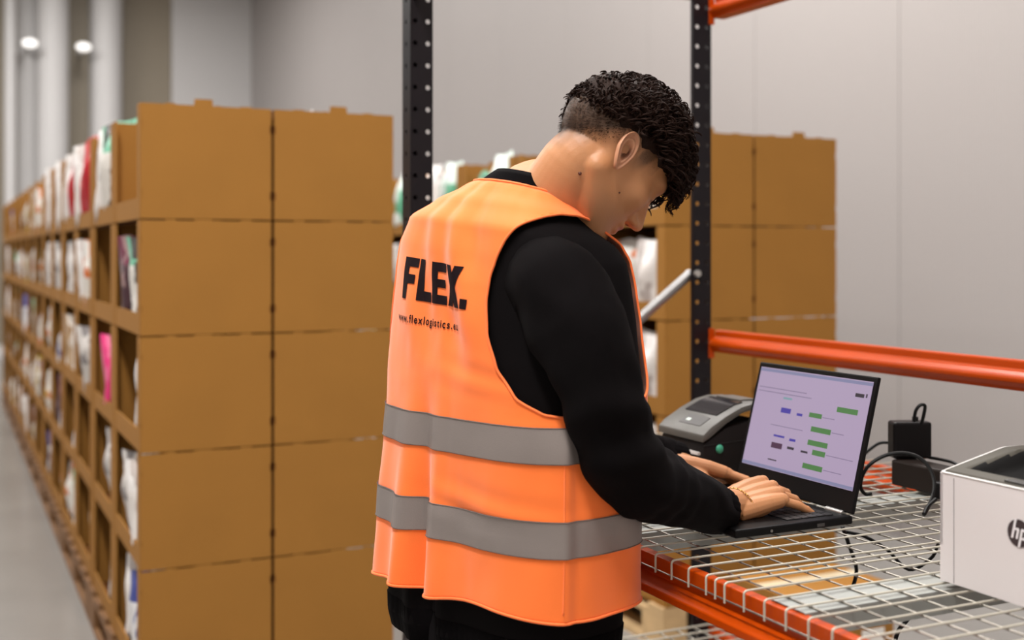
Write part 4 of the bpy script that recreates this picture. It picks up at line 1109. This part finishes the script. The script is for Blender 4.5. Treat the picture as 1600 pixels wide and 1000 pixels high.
for _ in range(3000):
    a = rnd.uniform(-math.pi, math.pi); ct = rnd.uniform(.22, 1); th = math.acos(ct)
    d0 = (math.sin(th)*math.cos(a), math.sin(th)*math.sin(a), ct)
    p_, d_ = scalp(*d0); x1, z1 = p_[0], p_[2]
    lo = .034-.62*max(0, -x1-.02)
    if z1 < lo: continue
    full = max(0, min(1, (x1+.115)/.11)); 
    if x1 > .086 and z1 < .055: continue
    n_ = 14 if full > .3 else 8
    L_ = .010+.026*full*rnd.uniform(.5, 1.3); R_c = (.0020+.0062*full)*rnd.uniform(.55, 1.35); turns = rnd.uniform(.8, 1.5)*(.4+.6*full)
    N0 = Vector(d_); fwdv = Vector((.6*full+.05, rnd.uniform(-.8, .8), rnd.uniform(-.5, .5)))
    if x1 > .05: fwdv = Vector((.85, rnd.uniform(-.3, .3), -.65+rnd.uniform(-.3, .3))); L_ *= 1.15
    t0 = (fwdv-N0*fwdv.dot(N0)).normalized(); s0 = N0.cross(t0); ph = rnd.uniform(0, 6.28); pts = []
    thick = .003+.011*full
    for sd_ in range(3):
        pts = []; o1 = rnd.uniform(-.25, .25); o2 = rnd.uniform(-.0012, .0012); o3 = rnd.uniform(-.0012, .0012); rk_ = rnd.uniform(.88, 1.12)
        for q in range(n_+1):
            u_ = q/n_; cc = Vector(p_)+N0*(thick*min(1, u_*2.2)+.004*full*math.sin(u_*3)+o2)+t0*(L_*u_)+s0*o3
            an_ = ph+o1+turns*6.283*u_; rr_ = R_c*rk_*min(1, u_*2)
            pts.append(HM @ (cc+N0*(rr_*math.cos(an_))+s0*(rr_*math.sin(an_))))
        hb2.tube(pts, [.00075]*(n_-1)+[.0006, .0003], 3, cap=False)
    nc += 1
for _ in range(90):          # loose curls standing off the top
    a = rnd.uniform(-2.2, 2.2); ct = rnd.uniform(.35, .98); th = math.acos(ct); p_, d_ = scalp(math.sin(th)*math.cos(a), math.sin(th)*math.sin(a), ct)
    if p_[2] < .06: continue
    N0 = Vector(d_); t0 = Vector((rnd.uniform(-1, 1), rnd.uniform(-1, 1), rnd.uniform(-1, 1))); t0 = (t0-N0*t0.dot(N0)).normalized(); R_c = rnd.uniform(.005, .009); ph = rnd.uniform(0, 6.28)
    c0 = Vector(p_)+N0*(.018+R_c*.5); s0 = N0.cross(t0)
    hb2.tube([HM @ (c0+N0*(R_c*math.cos(ph+q*.45))+t0*(R_c*math.sin(ph+q*.45))+s0*(q*.0006)) for q in range(14)], [.0006]*13+[.0002], 3, cap=False)
for _ in range(16000):       # cropped stubble on the sides and the back
    a = rnd.uniform(.3, 6.0); ct = rnd.uniform(-.75, .6); th = math.acos(ct)
    p_, d_ = scalp(math.sin(th)*math.cos(a), math.sin(th)*math.sin(a), ct); x1, z1 = p_[0], p_[2]
    if x1 > .045: continue
    ln = .010+(x1+.02)*(.20 if x1 > -.02 else 1.15)
    f_ = (z1-(ln-.012))/.04
    if f_ < rnd.random()*.9: continue
    L_ = .0015+.0055*min(1, f_); N0 = Vector(d_); dn = Vector((rnd.uniform(-.3, .3), rnd.uniform(-.3, .3), -1)); dn = (dn-N0*dn.dot(N0)).normalized()
    p0 = HM @ Vector(p_-d_*.0005); p1 = HM @ (Vector(p_)+N0*L_*.5+dn*L_); s_ = (HM.to_3x3() @ N0.cross(dn))*.0004
    hb2.add([p0-s_, p0+s_, p1], [(0, 1, 2)])
hairobj = pbuild(hb2, 'hair', hm); hairobj['label'] = 'dark curly hair, long on top and cropped at the sides'
# bracelet ---------------------------------------------------------------------
gold = mat('gold', (196, 150, 84), .25, metal=1)
b = MB(); bc = rw+fw*.004; ang = 44
for q in range(ang):
    a = 2*math.pi*q/ang; c_ = bc+sd*(.0285*math.cos(a))+nz_*(.0245*math.sin(a))+fw*(.006*math.cos(a)+.002)
    tdir = (-sd*math.sin(a)*.0285+nz_*math.cos(a)*.0245).normalized(); sd2 = fw if q % 2 else (tdir.cross(fw)).normalized()
    b.tube([c_+tdir*(.0021*math.cos(w_))+sd2*(.0014*math.sin(w_)) for w_ in [6.283*k/8 for k in range(9)]], .0007, 4, cap=False)
pbuild(b, 'bracelet', gold)
